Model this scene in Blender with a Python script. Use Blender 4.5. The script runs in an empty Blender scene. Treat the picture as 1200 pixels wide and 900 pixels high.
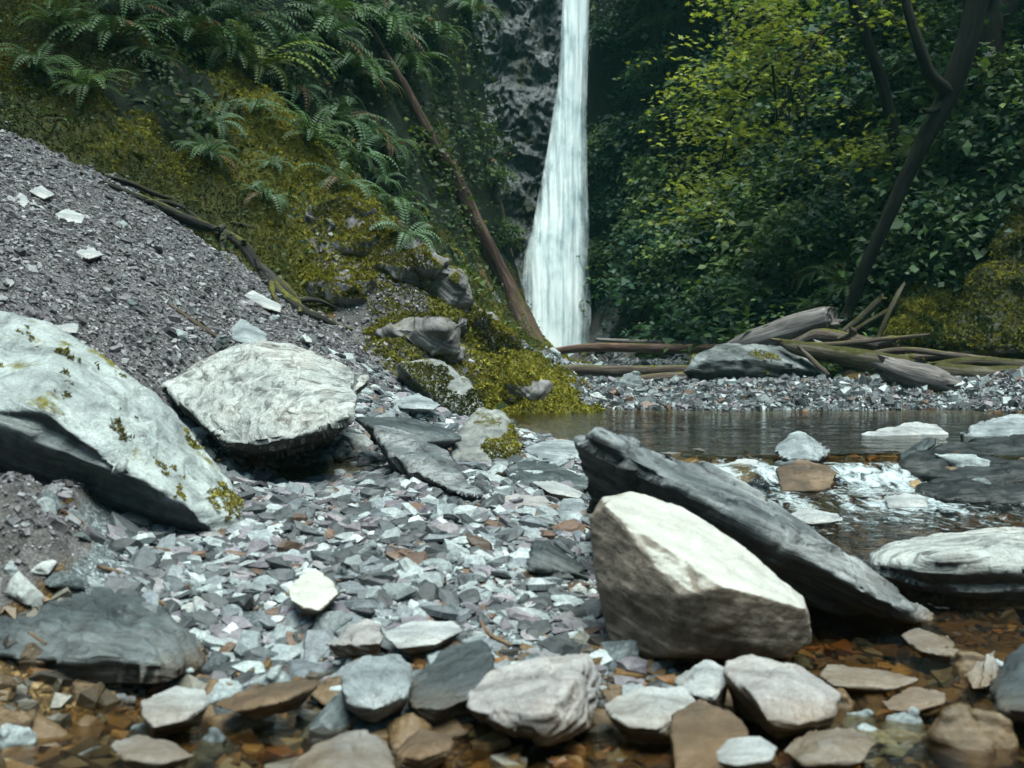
import bpy, bmesh, math, random
import numpy as np
from mathutils import Vector, Matrix, Euler

random.seed(7)
rng = np.random.default_rng(11)
SC = bpy.context.scene
COL = SC.collection
R = math.radians

# ------------------------------------------------------------------ camera model
CAM = np.array([0.0, 0.0, 1.0])
FPX = 1287.0
PITCH = math.atan(60 / FPX)          # looking slightly down: the horizon lies a little above mid frame
CP, SP = math.cos(PITCH), math.sin(PITCH)

def P(px, py, d):
    """world point seen at a photo pixel, d metres ahead of the camera"""
    u = (px - 600) / FPX
    v = (450 - py) / FPX
    x, y, z = u, CP + v * SP, v * CP - SP
    k = d / y
    return np.array([x * k, d, 1.0 + z * k])

# ------------------------------------------------------------------ numpy noise
def _h(ix, iy, iz, seed):
    n = (ix.astype(np.int64) * 374761393 + iy.astype(np.int64) * 668265263 + iz.astype(np.int64) * 2147483647 + seed * 974634021) & 0xffffffff
    n = ((n ^ (n >> 13)) * 1274126177) & 0xffffffff
    n = ((n ^ (n >> 16)) * 2246822519) & 0xffffffff
    return ((n ^ (n >> 15)) & 0xffff) / 32767.5 - 1.0

def vnoise(p, seed=0):
    p = np.asarray(p, float)
    i = np.floor(p).astype(np.int64)
    f = p - i
    f = f * f * f * (f * (f * 6 - 15) + 10)
    out = 0
    for dx in (0, 1):
        wx = f[:, 0] if dx else 1 - f[:, 0]
        for dy in (0, 1):
            wy = f[:, 1] if dy else 1 - f[:, 1]
            for dz in (0, 1):
                wz = f[:, 2] if dz else 1 - f[:, 2]
                out = out + wx * wy * wz * _h(i[:, 0] + dx, i[:, 1] + dy, i[:, 2] + dz, seed)
    return out

def fbm(p, octv=4, seed=0, gain=0.5):
    p = np.asarray(p, float)
    a, s, t = 1.0, 0.0, 0.0
    for k in range(octv):
        s = s + a * vnoise(p * (2.03 ** k) + k * 17.3, seed + k)
        t += a
        a *= gain
    return s / t

def ridged(p, octv=4, seed=0):
    a, s, t = 1.0, 0.0, 0.0
    for k in range(octv):
        s = s + a * (1 - np.abs(vnoise(p * (2.07 ** k) + k * 9.1, seed + k)) * 2)
        t += a
        a *= 0.5
    return s / t

# ------------------------------------------------------------------ mesh helpers
def mesh_np(name, V, F, mat=None, col=None, smooth=False, attrs=None):
    """V (n,3), F (m,k) of equal polygons or a list of such arrays"""
    if not isinstance(F, list):
        F = [F]
    me = bpy.data.meshes.new(name)
    V = np.asarray(V, np.float32)
    me.vertices.add(len(V))
    me.vertices.foreach_set('co', V.ravel())
    nl = sum(f.size for f in F)
    npl = sum(len(f) for f in F)
    me.loops.add(nl)
    me.loops.foreach_set('vertex_index', np.concatenate([np.asarray(f, np.int32).ravel() for f in F]))
    me.polygons.add(npl)
    sizes = np.concatenate([np.full(len(f), f.shape[1], np.int32) for f in F])
    starts = np.concatenate([[0], np.cumsum(sizes)[:-1]]).astype(np.int32)
    me.polygons.foreach_set('loop_start', starts)
    me.polygons.foreach_set('loop_total', sizes)
    me.polygons.foreach_set('use_smooth', np.full(npl, smooth, bool))
    if col is not None:
        a = me.color_attributes.new('Col', 'FLOAT_COLOR', 'POINT')
        c = np.ones((len(V), 4), np.float32)
        c[:, :3] = col
        a.data.foreach_set('color', c.ravel())
    for k, v in (attrs or {}).items():
        a = me.attributes.new(k, 'FLOAT', 'POINT')
        a.data.foreach_set('value', np.asarray(v, np.float32))
    me.update(calc_edges=True)
    me.validate()
    if mat:
        me.materials.append(mat)
    return me

def link(name, me, parent=None, loc=None):
    o = bpy.data.objects.new(name, me)
    COL.objects.link(o)
    if parent is not None:
        o.parent = parent
    if loc is not None:
        o.location = loc
    return o

def tag(o, label=None, cat=None, group=None, kind=None):
    if label: o['label'] = label
    if cat: o['category'] = cat
    if group: o['group'] = group
    if kind: o['kind'] = kind
    return o

def empty(name, loc=(0, 0, 0)):
    o = bpy.data.objects.new(name, None)
    COL.objects.link(o)
    o.location = loc
    o.empty_display_size = 0.1
    return o

def copy_thing(o, loc, rot, scale, label=None, group=None):
    c = o.copy()
    COL.objects.link(c)
    c.location = loc
    c.rotation_euler = rot
    c.scale = (scale,) * 3 if np.isscalar(scale) else scale
    if label: c['label'] = label
    if group: c['group'] = group
    for ch in o.children:
        k = ch.copy()
        COL.objects.link(k)
        k.parent = c
    return c

def norm(v):
    v = np.asarray(v, float)
    return v / (np.linalg.norm(v, axis=-1, keepdims=True) + 1e-9)

# ------------------------------------------------------------------ material helpers
class G:
    def __init__(s, name):
        s.m = bpy.data.materials.new(name)
        s.m.use_nodes = True
        s.t = s.m.node_tree
        s.t.nodes.clear()
        s.out = s.n('ShaderNodeOutputMaterial')
    def n(s, typ, **kw):
        x = s.t.nodes.new(typ)
        for k, v in kw.items():
            setattr(x, k, v)
        return x
    def set(s, node, name, v):
        if isinstance(v, bpy.types.NodeSocket):
            s.t.links.new(v, node.inputs[name])
        else:
            i = node.inputs[name]
            if hasattr(i.default_value, '__len__') and not hasattr(v, '__len__'):
                v = (v,) * len(i.default_value)
            if hasattr(v, '__len__') and len(v) == 3 and len(i.default_value) == 4:
                v = (*v, 1)
            i.default_value = v
    def noise(s, vec, scale, detail=4, rough=0.55, dist=0.0):
        x = s.n('ShaderNodeTexNoise')
        if vec is not None: s.set(x, 'Vector', vec)
        s.set(x, 'Scale', scale); s.set(x, 'Detail', detail); s.set(x, 'Roughness', rough); s.set(x, 'Distortion', dist)
        return x.outputs['Fac']
    def voro(s, vec, scale, feature='F1', out='Distance'):
        x = s.n('ShaderNodeTexVoronoi', feature=feature)
        s.set(x, 'Vector', vec); s.set(x, 'Scale', scale)
        return x.outputs[out]
    def mapv(s, vec, scale=(1, 1, 1), rot=(0, 0, 0)):
        x = s.n('ShaderNodeMapping')
        s.set(x, 'Vector', vec); s.set(x, 'Scale', scale); s.set(x, 'Rotation', rot)
        return x.outputs[0]
    def ramp(s, f, stops, interp='LINEAR'):
        x = s.n('ShaderNodeValToRGB')
        s.set(x, 'Fac', f)
        cr = x.color_ramp
        cr.interpolation = interp
        while len(cr.elements) < len(stops):
            cr.elements.new(0.5)
        for e, (p, c) in zip(cr.elements, stops):
            e.position = p
            e.color = (c, c, c, 1) if np.isscalar(c) else (*c, 1)
        return x.outputs[0]
    def mix(s, f, a, b, mode='MIX'):
        x = s.n('ShaderNodeMix', data_type='RGBA', blend_type=mode)
        x.clamp_factor = True
        ins = [i for i in x.inputs if i.enabled]
        for i, v in zip((x.inputs[0], x.inputs[6], x.inputs[7]), (f, a, b)):
            if isinstance(v, bpy.types.NodeSocket):
                s.t.links.new(v, i)
            elif i.type == 'RGBA':
                i.default_value = (v, v, v, 1) if np.isscalar(v) else (*v, 1)
            else:
                i.default_value = v
        return x.outputs[2]
    def math(s, op, a, b=0.5, clamp=False):
        x = s.n('ShaderNodeMath', operation=op, use_clamp=clamp)
        for i, v in zip((0, 1), (a, b)):
            if isinstance(v, bpy.types.NodeSocket): s.t.links.new(v, x.inputs[i])
            else: x.inputs[i].default_value = v
        return x.outputs[0]
    def attr(s, name, out='Fac'):
        return s.n('ShaderNodeAttribute', attribute_name=name).outputs[out]
    def bump(s, h, strength=0.5, dist=0.02, normal=None):
        x = s.n('ShaderNodeBump')
        s.set(x, 'Height', h); s.set(x, 'Strength', strength); s.set(x, 'Distance', dist)
        if normal is not None: s.set(x, 'Normal', normal)
        return x.outputs[0]
    def bsdf(s, color, rough=0.7, normal=None, spec=0.3, **kw):
        x = s.n('ShaderNodeBsdfPrincipled')
        s.set(x, 'Base Color', color); s.set(x, 'Roughness', rough); s.set(x, 'Specular IOR Level', spec)
        if normal is not None: s.set(x, 'Normal', normal)
        for k, v in kw.items(): s.set(x, k, v)
        return x.outputs[0]
    def end(s, sh, disp=None):
        s.t.links.new(sh, s.out.inputs['Surface'])
        return s.m

def rock_mat(name, dark, mid, light, rust=0.0, moss=0.0, rough=0.75, streak=0.6, fol=5.0, sc=1.0, wet=True, mosscol=(0.16, 0.14, 0.02), spec=0.25, grain=1.0, rnd=0.0, bumpk=1.0, side=None, side_at=(.45, .72), stretch=(.45, 1.3)):
    g = G(name)
    tc = g.n('ShaderNodeTexCoord').outputs['Object']
    if rnd:
        oi = g.n('ShaderNodeObjectInfo')
        off = g.n('ShaderNodeVectorMath', operation='ADD')
        g.set(off, 0, tc)
        sc2 = g.n('ShaderNodeVectorMath', operation='SCALE')
        g.t.links.new(oi.outputs['Random'], sc2.inputs['Scale']); sc2.inputs[0].default_value = (13, 7, 5)
        g.t.links.new(sc2.outputs[0], off.inputs[1])
        tc = off.outputs[0]
    lay = g.mapv(tc, (*stretch, fol))
    n1 = g.noise(tc, 2.4 * sc, 7, 0.6)
    c = g.ramp(n1, [(0.30, dark), (0.5, mid), (0.68, light)])
    n2 = g.noise(lay, 5.0 * sc, 8, 0.65, 0.4)
    st = g.ramp(n2, [(0.34, 1 - streak), (0.47, 1 - streak * 0.35), (0.55, 1.0), (0.75, 1.12)])
    c = g.mix(1.0, c, st, 'MULTIPLY')
    n3 = g.noise(tc, 60 * sc, 5, 0.7)
    c = g.mix(1.0, c, g.ramp(n3, [(0.25, 1 - 0.45 * grain), (0.55, 1.0), (0.8, 1 + 0.25 * grain)]), 'MULTIPLY')
    # thin dark cracks
    if grain > .5:
      cr = g.math('ABSOLUTE', g.math('SUBTRACT', g.noise(g.mapv(tc, (1, .6, fol * .5)), 2.6 * sc, 5, .6, .2), 0.5))
      crk = g.ramp(cr, [(0.0, 0.35), (0.012, 1.0)])
      c = g.mix(g.ramp(g.noise(tc, 1.7 * sc, 2), [(0.45, 0.0), (0.6, 0.8)]), c, g.mix(1.0, c, crk, 'MULTIPLY'))
    if rnd:
        mul = g.math('MULTIPLY_ADD', oi.outputs['Random'], rnd * 2)
        mul.node.inputs[2].default_value = 1 - rnd
        c = g.mix(1.0, c, mul, 'MULTIPLY')
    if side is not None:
        # side colour away from the cleavage face: tan breaks, brown and dark flanks
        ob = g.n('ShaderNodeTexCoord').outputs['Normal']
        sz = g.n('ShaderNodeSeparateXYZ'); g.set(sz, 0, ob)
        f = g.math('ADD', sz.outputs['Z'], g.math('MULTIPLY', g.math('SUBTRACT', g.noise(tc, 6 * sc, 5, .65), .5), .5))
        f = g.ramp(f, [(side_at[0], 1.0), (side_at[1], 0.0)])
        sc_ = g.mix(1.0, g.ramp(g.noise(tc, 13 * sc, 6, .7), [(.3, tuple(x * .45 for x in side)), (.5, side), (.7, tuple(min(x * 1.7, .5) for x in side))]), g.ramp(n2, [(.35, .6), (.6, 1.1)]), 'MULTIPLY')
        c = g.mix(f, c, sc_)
    if rust:
        f = g.ramp(g.noise(tc, 1.9 * sc, 5, 0.6), [(0.52 - 0.2 * rust, 0.0), (0.72 - 0.15 * rust, rust)])
        c = g.mix(f, c, (0.19, 0.10, 0.045))
    geo = g.n('ShaderNodeNewGeometry')
    sx = g.n('ShaderNodeSeparateXYZ'); g.set(sx, 0, geo.outputs['Position'])
    if wet:
        hz = g.math('ADD', sx.outputs['Z'], g.math('MULTIPLY', g.math('SUBTRACT', g.noise(geo.outputs['Position'], 5, 4), 0.5), 0.08))
        f = g.ramp(g.math('MULTIPLY', g.math('ADD', hz, 0.075), 8.0), [(0.25, 0.7), (0.85, 0.0)])
        c = g.mix(f, c, g.mix(n1, (0.075, 0.042, 0.018), (0.19, 0.115, 0.055)))
    if moss:
        nz = g.n('ShaderNodeSeparateXYZ'); g.set(nz, 0, geo.outputs['Normal'])
        f = g.math('ADD', g.noise(tc, 3.1 * sc, 6, 0.65), g.math('MULTIPLY', nz.outputs['Z'], 0.12))
        f = g.ramp(f, [(0.72 - 0.3 * moss, 0.0), (0.80 - 0.3 * moss, 1.0)])
        mc = g.ramp(g.noise(tc, 35, 4), [(0.3, tuple(x * 0.45 for x in mosscol)), (0.7, mosscol)])
        c = g.mix(f, c, mc)
    h = g.math('ADD', g.math('MULTIPLY', n2, 1.0), g.math('MULTIPLY', n3, 0.22))
    b = g.bump(h, 0.75 * bumpk, 0.03 / sc)
    rr = g.ramp(n2, [(0.3, max(rough - 0.2, 0.1)), (0.7, rough)])
    if wet:
        rr = g.mix(g.ramp(g.math('MULTIPLY', g.math('ADD', hz, 0.075), 8.0), [(0.2, 1.0), (0.7, 0.0)]), rr, .22)
    return g.end(g.bsdf(c, rr, b, spec))
# ------------------------------------------------------------------ ground shape
# zones: b stream bed, g gravel bar, s scree, r bare earth and rock, m mossy bank, v overgrown slope
PXC = [ # photo pixel, metres ahead, zone
 (0,175,9.4,'s'),(100,220,9.6,'s'),(200,268,9.9,'s'),(300,335,10,'s'),(360,378,9.9,'s'),(430,425,9.3,'s'),(470,452,8.8,'g'),
 (0,250,7.6,'s'),(0,330,6.0,'s'),(150,300,7.8,'s'),(150,385,6.6,'s'),(300,392,8.0,'s'),(380,430,8,'s'),(440,470,7.6,'g'),
 (300,575,5.2,'g'),(430,560,5.8,'g'),(-80,420,5.0,'s'),
 (0,130,10.2,'m'),(0,0,12,'m'),(-150,0,11,'m'),(100,150,10.6,'m'),(100,60,11.6,'m'),(200,210,10.7,'m'),(200,120,11.6,'v'),(200,0,13.5,'v'),
 (290,290,10.7,'m'),(280,200,11.6,'m'),(330,140,12.6,'m'),(330,60,14.2,'v'),(330,0,15.2,'v'),(385,210,12.1,'m'),(450,282,11.5,'m'),
 (350,330,10.7,'m'),(400,330,10.9,'r'),(430,385,10.3,'r'),(480,345,11,'r'),(545,385,11,'m'),(600,425,10.9,'m'),(645,455,10.9,'m'),(682,481,10.7,'m'),
 (560,445,10.4,'r'),(500,410,10.4,'r'),(520,480,9.9,'r'),(590,487,10.2,'m'),(400,400,10.0,'s'),
 (400,190,14,'v'),(450,200,15.2,'v'),(520,260,16.6,'v'),(450,0,18,'v'),(548,0,21,'v'),(556,200,20,'v'),(600,360,18.5,'m'),(636,408,19,'m'),(565,330,16,'m'),(620,420,14,'m'),
 (830,395,18,'v'),(760,370,20.5,'v'),(960,368,15.5,'v'),(1060,393,14.9,'m'),(1200,408,14.3,'m'),(800,200,21,'v'),(800,0,22.5,'v'),(950,250,17.5,'v'),(950,0,20.5,'v'),
 (1100,300,14.9,'v'),(1100,100,17.2,'v'),(1200,200,14.8,'v'),(1200,0,16.8,'v'),(720,385,22.8,'r'),(720,200,24,'v'),(700,0,25.2,'v'),
]
WC = [
 (-1.6,2.2,-.12,'b'),(-.5,2.2,-.13,'b'),(.5,2.2,-.14,'b'),(1.5,2.2,-.16,'b'),(-1.2,2.8,-.11,'b'),(-.3,2.8,-.10,'b'),(.4,2.8,-.115,'b'),(1.2,3.0,-.13,'b'),
 (-1.1,3.2,-.09,'b'),(-.3,3.15,-.06,'b'),(.2,3.2,-.07,'b'),(.6,3.3,-.10,'b'),(1.1,3.6,-.14,'b'),
 (-.6,3.75,.09,'g'),(-.2,3.8,.08,'g'),(.15,3.9,.08,'g'),(.4,4.3,.08,'g'),(-.7,4.6,.2,'g'),(-.1,4.8,.17,'g'),(.35,5,.13,'g'),
 (-.3,5.8,.22,'g'),(.2,5.8,.16,'g'),(-.85,5.7,.2,'g'),(.1,6.6,.22,'g'),(-.4,7,.29,'g'),(.5,6.3,.2,'g'),
 (.12,7.6,.28,'g'),(.08,8.6,.22,'g'),(.0,9.3,.24,'g'),(.5,7.4,.2,'b'),(-.4,8.4,.36,'g'),
 (1,8.5,.04,'b'),(2.5,9,-.02,'b'),(3.5,8,.0,'b'),(1.5,10,.12,'b'),(3,10.1,.12,'b'),(.55,9,.14,'b'),(.5,10,.17,'b'),(4.5,9.6,.12,'b'),
 (1.0,6.9,.22,'b'),(1.5,6.8,.2,'b'),(2.1,6.7,.19,'b'),(2.8,6.7,.22,'b'),(3.4,6.7,.24,'b'),(1,7.4,.14,'b'),(2,7.5,.1,'b'),(3,7.5,.12,'b'),
 (1.5,6.1,.0,'b'),(2.2,6.0,.0,'b'),(2.9,5.9,.06,'b'),(1.3,5.2,-.08,'b'),(1.9,5.2,-.08,'b'),(2.5,4.9,-.05,'b'),(1.1,4.4,-.1,'b'),(1.7,4.3,-.1,'b'),(2.4,3.9,-.05,'b'),(1.5,3.6,-.13,'b'),
 (3.4,4.6,.4,'g'),(4.0,6.2,.45,'g'),(4.9,8,.5,'g'),(3.2,3.4,.4,'g'),(3,2,.4,'g'),
 (.9,11,.27,'g'),(2,10.9,.28,'g'),(3.5,10.9,.29,'g'),(4.9,10.9,.33,'g'),(1.5,13,.42,'g'),(3,13,.45,'g'),(4.7,12.6,.5,'g'),(.85,12.4,.34,'g'),
 (.75,14.5,.40,'g'),(.6,17,.5,'g'),(1.5,17,.56,'g'),(2,20,.66,'r'),(.4,21.5,.55,'b'),(.9,22.6,.5,'b'),(.1,23.4,.6,'b'),(1.4,22,.62,'r'),
 (-1.3,5.9,.13,'g'),(-.95,6.2,.17,'g'),(-1.2,6.5,.2,'g'),(-1.55,6.9,.5,'s'),(-1.9,4.2,.40,'r'),(-1.3,4.2,.18,'g'),(-1.15,3.7,.1,'g'),(-1.7,3.7,.26,'r'),(-1.25,3.35,.0,'b'),(-2.6,4.6,.85,'s'),(-2.5,3.4,.45,'r'),(-1.9,2.8,.1,'g'),(-3,2.5,.6,'s'),
 (-5,4,2.2,'s'),(-5,7,2.8,'s'),(-7,9,4.4,'m'),(-8,5,4.8,'m'),(-5,1,2.2,'s'),(-8,0,5,'m'),(-4,-3,2,'s'),(0,-3,-.1,'b'),(4,-3,2,'g'),(0,0,-.12,'b'),(1.5,.8,-.15,'b'),(-1.5,.8,-.1,'b'),(0,-6,.2,'b'),(0,-9,4,'v'),(-5,-11,7,'v'),(5,-11,7,'v'),  # ground behind the camera raised to block light from there
 (-6,14,9,'v'),(-4,18,11,'v'),(-2.2,22,13,'v'),(-12,10,9,'v'),(-12,0,9,'v'),(10,16,10,'v'),(9,10,5,'v'),(10,5,6,'v'),(8,0,4,'v'),(6.5,20,10,'v'),(4.5,24,11,'v'),(12,20,15,'v'),(-10,20,18,'v'),
 (-14,-8,11,'v'),(14,-8,11,'v'),(14,6,11,'v'),(1.5,25.5,1.0,'r'),(.3,25.5,.8,'r'),(-.55,23.8,3.0,'v'),(-1.3,25.5,9,'v'),(2.3,25.5,6,'v'),(-4,-8,3,'v'),(5,-8,3,'v'),(0,28,3,'r'),(4,28,16,'v'),
]
ZL = 'bgsrmv'
_c = []; _zone = []
for px, py, d, z in PXC:
    _c.append(P(px, py, d)); _zone.append(ZL.index(z))
for x, y, h, z in WC:
    _c.append((x, y, h)); _zone.append(ZL.index(z))
CT = np.array(_c, float); ZN = np.array(_zone)
_CC = 0.35
def _phi(A, B):
    d2 = (A[:, None, 0] - B[None, :, 0]) ** 2 + (A[:, None, 1] - B[None, :, 1]) ** 2
    return np.sqrt(d2 + _CC ** 2)
_n = len(CT)
_K = _phi(CT, CT) - 0.02 * np.eye(_n)
_A = np.zeros((_n + 3, _n + 3)); _A[:_n, :_n] = _K
_A[:_n, _n] = 1; _A[:_n, _n + 1:] = CT[:, :2]; _A[_n, :_n] = 1; _A[_n + 1:, :_n] = CT[:, :2].T
_W = np.linalg.solve(_A, np.concatenate([CT[:, 2], [0, 0, 0]]))

def zones_raw(x, y):
    q = np.stack([x, y], 1)
    q = q + 0.30 * np.stack([fbm(np.stack([x * 1.7, y * 1.7, x * 0], 1), 3, 5), fbm(np.stack([x * 1.7, y * 1.7, x * 0 + 9], 1), 3, 6)], 1) * np.clip(y / 8, .3, 1.5)[:, None]
    out = np.zeros((len(x), 6))
    for s in range(0, len(x), 20000):
        d2 = (q[s:s + 20000, None, 0] - CT[None, :, 0]) ** 2 + (q[s:s + 20000, None, 1] - CT[None, :, 1]) ** 2 + 1e-4
        w = d2 ** -2.5
        for k in range(6):
            out[s:s + 20000, k] = w[:, ZN == k].sum(1)
    return out / out.sum(1, keepdims=True)

def ground0_raw(x, y):
    out = np.zeros(len(x))
    q = np.stack([x, y], 1)
    for s in range(0, len(x), 20000):
        a = q[s:s + 20000]
        out[s:s + 20000] = _phi(a, CT) @ _W[:_n] + _W[_n] + a @ _W[_n + 1:]
    return out

GS = .06; GX0, GY0 = -16.5, -12.5
_gxs = np.arange(GX0, 16.6, GS); _gys = np.arange(GY0, 30.6, GS)
_mx, _my = np.meshgrid(_gxs, _gys)
_Z0 = ground0_raw(_mx.ravel(), _my.ravel()).reshape(_mx.shape)
_ZZ = zones_raw(_mx.ravel(), _my.ravel()).astype(np.float32).reshape(*_mx.shape, 6)
def _bil(T, x, y):
    i = np.clip((x - GX0) / GS, 0, len(_gxs) - 1.001); j = np.clip((y - GY0) / GS, 0, len(_gys) - 1.001)
    i0 = i.astype(int); j0 = j.astype(int); a = i - i0; b = j - j0
    if T.ndim == 3: a = a[:, None]; b = b[:, None]
    return T[j0, i0] * (1 - a) * (1 - b) + T[j0, i0 + 1] * a * (1 - b) + T[j0 + 1, i0] * (1 - a) * b + T[j0 + 1, i0 + 1] * a * b
def zones(x, y): return _bil(_ZZ, np.asarray(x, float), np.asarray(y, float))
def ground0(x, y): return _bil(_Z0, np.asarray(x, float), np.asarray(y, float))

def ground(x, y, zz=None):
    x = np.atleast_1d(np.asarray(x, float)); y = np.atleast_1d(np.asarray(y, float))
    if zz is None: zz = zones(x, y)
    z = ground0(x, y)
    p = np.stack([x, y, x * 0], 1)
    rough = zz[:, 4] * 1.0 + zz[:, 5] * 1.2 + zz[:, 3] * .8 + zz[:, 2] * .12 + zz[:, 1] * .05 + zz[:, 0] * .04
    p3 = np.stack([x, y, z * .8], 1)
    z = z + rough * (0.24 * fbm(p3 * 1.3, 4, 21) + 0.16 * (ridged(p3 * 2.6, 3, 31) - .3))
    z = z + .07 * zz[:, 4] * fbm(p3 * 4.5, 3, 51)
    z = z + (0.02 + .02 * np.clip(zz[:, 2] + zz[:, 3], 0, 1)) * fbm(p * 6, 3, 41)
    return z

def gz(x, y):
    return float(ground([x], [y])[0])

def gnormal(x, y, e=0.12):
    x = np.asarray(x, float); y = np.asarray(y, float)
    zx = (ground(x + e, y) - ground(x - e, y)) / (2 * e)
    zy = (ground(x, y + e) - ground(x, y - e)) / (2 * e)
    return norm(np.stack([-zx, -zy, np.ones_like(zx)], 1))

def hit(px, py, d0=2.3, d1=27, lift=0.0):
    """where the line of sight through a photo pixel meets the ground"""
    d = np.exp(np.linspace(math.log(d0), math.log(d1), 500))
    pts = np.array([P(px, py, k) for k in d])
    g = ground(pts[:, 0], pts[:, 1]) + lift
    below = np.nonzero(pts[:, 2] < g)[0]
    if len(below) == 0: return None
    return pts[below[0]]

_rl = np.array([(-2.9, 12.6), (-2.1, 12.0), (-1.35, 11.5), (-.7, 11.2), (0, 11.0), (.66, 10.7)])
def ridge_w(x, y):
    p = np.stack([x, y], 1)
    d = np.min([np.linalg.norm(p - (a + (b - a) * t), axis=1) for a, b in zip(_rl[:-1], _rl[1:]) for t in (0, .33, .66, 1)], axis=0)
    return np.exp(-(d / .85) ** 2)
# fan-shaped grid, dense near the camera
NY, NX = 520, 400
ys = np.concatenate([np.linspace(-12, 1.8, 36, endpoint=False), np.exp(np.linspace(math.log(1.8), math.log(30), NY - 36))])
us = np.linspace(-1, 1, NX)
us = 0.62 * us + 0.38 * us ** 3
YY, UU = np.meshgrid(ys, us, indexing='ij')
XX = UU * np.maximum(1.15 * (np.abs(YY)) + 0.5, 7.0 * (YY < 1.8) ) 
XX = np.where(YY < 1.8, UU * 14.0, UU * (0.72 * YY + 0.3) + (UU ** 5) * (12 - .3 * YY))
gx, gy = XX.ravel(), YY.ravel()
ZZ = zones(gx, gy)
gzv = ground(gx, gy, ZZ)
idx = np.arange(NY * NX).reshape(NY, NX)
F = np.stack([idx[:-1, :-1], idx[:-1, 1:], idx[1:, 1:], idx[1:, :-1]], -1).reshape(-1, 4)

g = G('ground_cover')
geo = g.n('ShaderNodeNewGeometry'); pos = geo.outputs['Position']
big = g.noise(pos, 1.3, 5, .6); med = g.noise(pos, 9, 6, .65); fine = g.noise(pos, 55, 5, .7)
wpos = g.n('ShaderNodeVectorMath', operation='ADD'); g.set(wpos, 0, pos)
wn = g.n('ShaderNodeVectorMath', operation='SCALE'); g.t.links.new(g.n('ShaderNodeTexNoise').outputs['Color'], wn.inputs[0]); wn.inputs['Scale'].default_value = .03
_tn = wn.inputs[0].links[0].from_node; g.set(_tn, 'Vector', pos); g.set(_tn, 'Scale', 30)
g.t.links.new(wn.outputs[0], wpos.inputs[1])
cell = g.voro(wpos.outputs[0], 62, 'F1', 'Color'); celld = g.voro(wpos.outputs[0], 62, 'DISTANCE_TO_EDGE')
cellv = g.n('ShaderNodeSeparateColor'); g.set(cellv, 0, cell)
gap = g.ramp(celld, [(0.0, .3), (.12, 1)])
scree = g.mix(1, g.ramp(cellv.outputs[0], [(0, (.075, .066, .07)), (.5, (.14, .126, .134)), (1, (.22, .21, .212))]), gap, 'MULTIPLY')
scree = g.mix(1, scree, g.ramp(big, [(.3, .72), (.7, 1.15)]), 'MULTIPLY')
grav = g.mix(1, g.ramp(cellv.outputs[1], [(0, (.08, .085, .09)), (.5, (.17, .19, .20)), (1, (.33, .36, .37))]), gap, 'MULTIPLY')
bed = g.mix(1, g.ramp(cellv.outputs[2], [(0, (.045, .028, .012)), (.5, (.12, .07, .026)), (1, (.22, .135, .055))]), gap, 'MULTIPLY')
soil = g.ramp(g.math('ADD', g.math('MULTIPLY', med, .5), g.math('MULTIPLY', fine, .5)), [(.32, (.035, .03, .026)), (.5, (.10, .09, .088)), (.66, (.22, .205, .205))])
mossc = g.ramp(g.math('ADD', g.math('MULTIPLY', big, .5), g.math('MULTIPLY', fine, .5)), [(.32, (.010, .012, .004)), (.5, (.030, .032, .008)), (.68, (.09, .08, .014))])
vegc = g.ramp(med, [(.3, (.004, .007, .004)), (.6, (.010, .016, .008)), (.8, (.028, .028, .014))])
c = bed
mossc = g.mix(g.math('MULTIPLY', g.attr('ridge'), g.ramp(fine, [(.3, .2), (.6, .9)])), mossc, (.17, .15, .024))
for a, k in (('z_g', grav), ('z_s', scree), ('z_r', soil), ('z_m', mossc), ('z_v', vegc)):
    f = g.ramp(g.math('ADD', g.attr(a), g.math('MULTIPLY', g.math('SUBTRACT', med, .5), .5)), [(.35, 0.0), (.55, 1.0)])
    c = g.mix(f, c, k)
hh = g.math('ADD', g.math('MULTIPLY', gap, .5), g.math('MULTIPLY', fine, .6))
ground_mat = g.end(g.bsdf(c, .85, g.bump(hh, .7, .02), .2))
terrain = link('ground', mesh_np('ground', np.stack([gx, gy, gzv], 1), F, ground_mat, smooth=True,
    attrs={**{'z_' + k: ZZ[:, i] for i, k in enumerate(ZL)}, 'ridge': ridge_w(gx, gy)}))
tag(terrain, 'gorge floor and banks of scree, gravel bars, moss and earth', 'ground', kind='structure')

# ------------------------------------------------------------------ cliff behind the fall
nx, nz = 380, 330
cx = np.concatenate([np.linspace(-7, -2.5, 20, endpoint=False), np.linspace(-2.5, 5, 330), np.linspace(5.2, 11, 30)]); cz = np.concatenate([np.linspace(-.5, 9.5, 290, endpoint=False), np.linspace(9.5, 17, 40)])
CX, CZ = np.meshgrid(cx, cz)
p = np.stack([CX.ravel(), 0 * CX.ravel(), CZ.ravel()], 1)
x0 = CX.ravel(); z0 = CZ.ravel()
yb = 25.1 + .30 * z0 - 0.5 * np.exp(-((x0 + .2) / 1.3) ** 2) * 1.0
yb = yb + .5 * np.exp(-((x0 - .95) / .5) ** 2)                      # the chute the water falls down
yb = yb - 1.6 * np.exp(-((x0 - 3.0) / 1.5) ** 2)
stp = 0.45 * fbm(p * [.9, 1, .5], 5, 3) + .2 * ridged(p * [2.2, 1, 1.1], 4, 8)
stp = stp + .10 * np.floor(4 * fbm(p * [1.4, 1, 1.8], 3, 12))
_q = p + .35 * np.stack([fbm(p * 1.6, 3, 300), 0 * x0, fbm(p * 1.6, 3, 301)], 1)
for _s, _a in ((.55, .16), (.23, .08), (.10, .03)):                 # fractured blocks
    _k = np.round(_q[:, [0, 2]] * [1.3, .8] / _s + .4 * np.stack([fbm(p * 2 / _s * .3, 2, 305), fbm(p * 2 / _s * .3, 2, 306)], 1))
    stp = stp + _a * _h(_k[:, 0], _k[:, 1], _k[:, 0] * 0, 77)
yb = yb - stp
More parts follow.
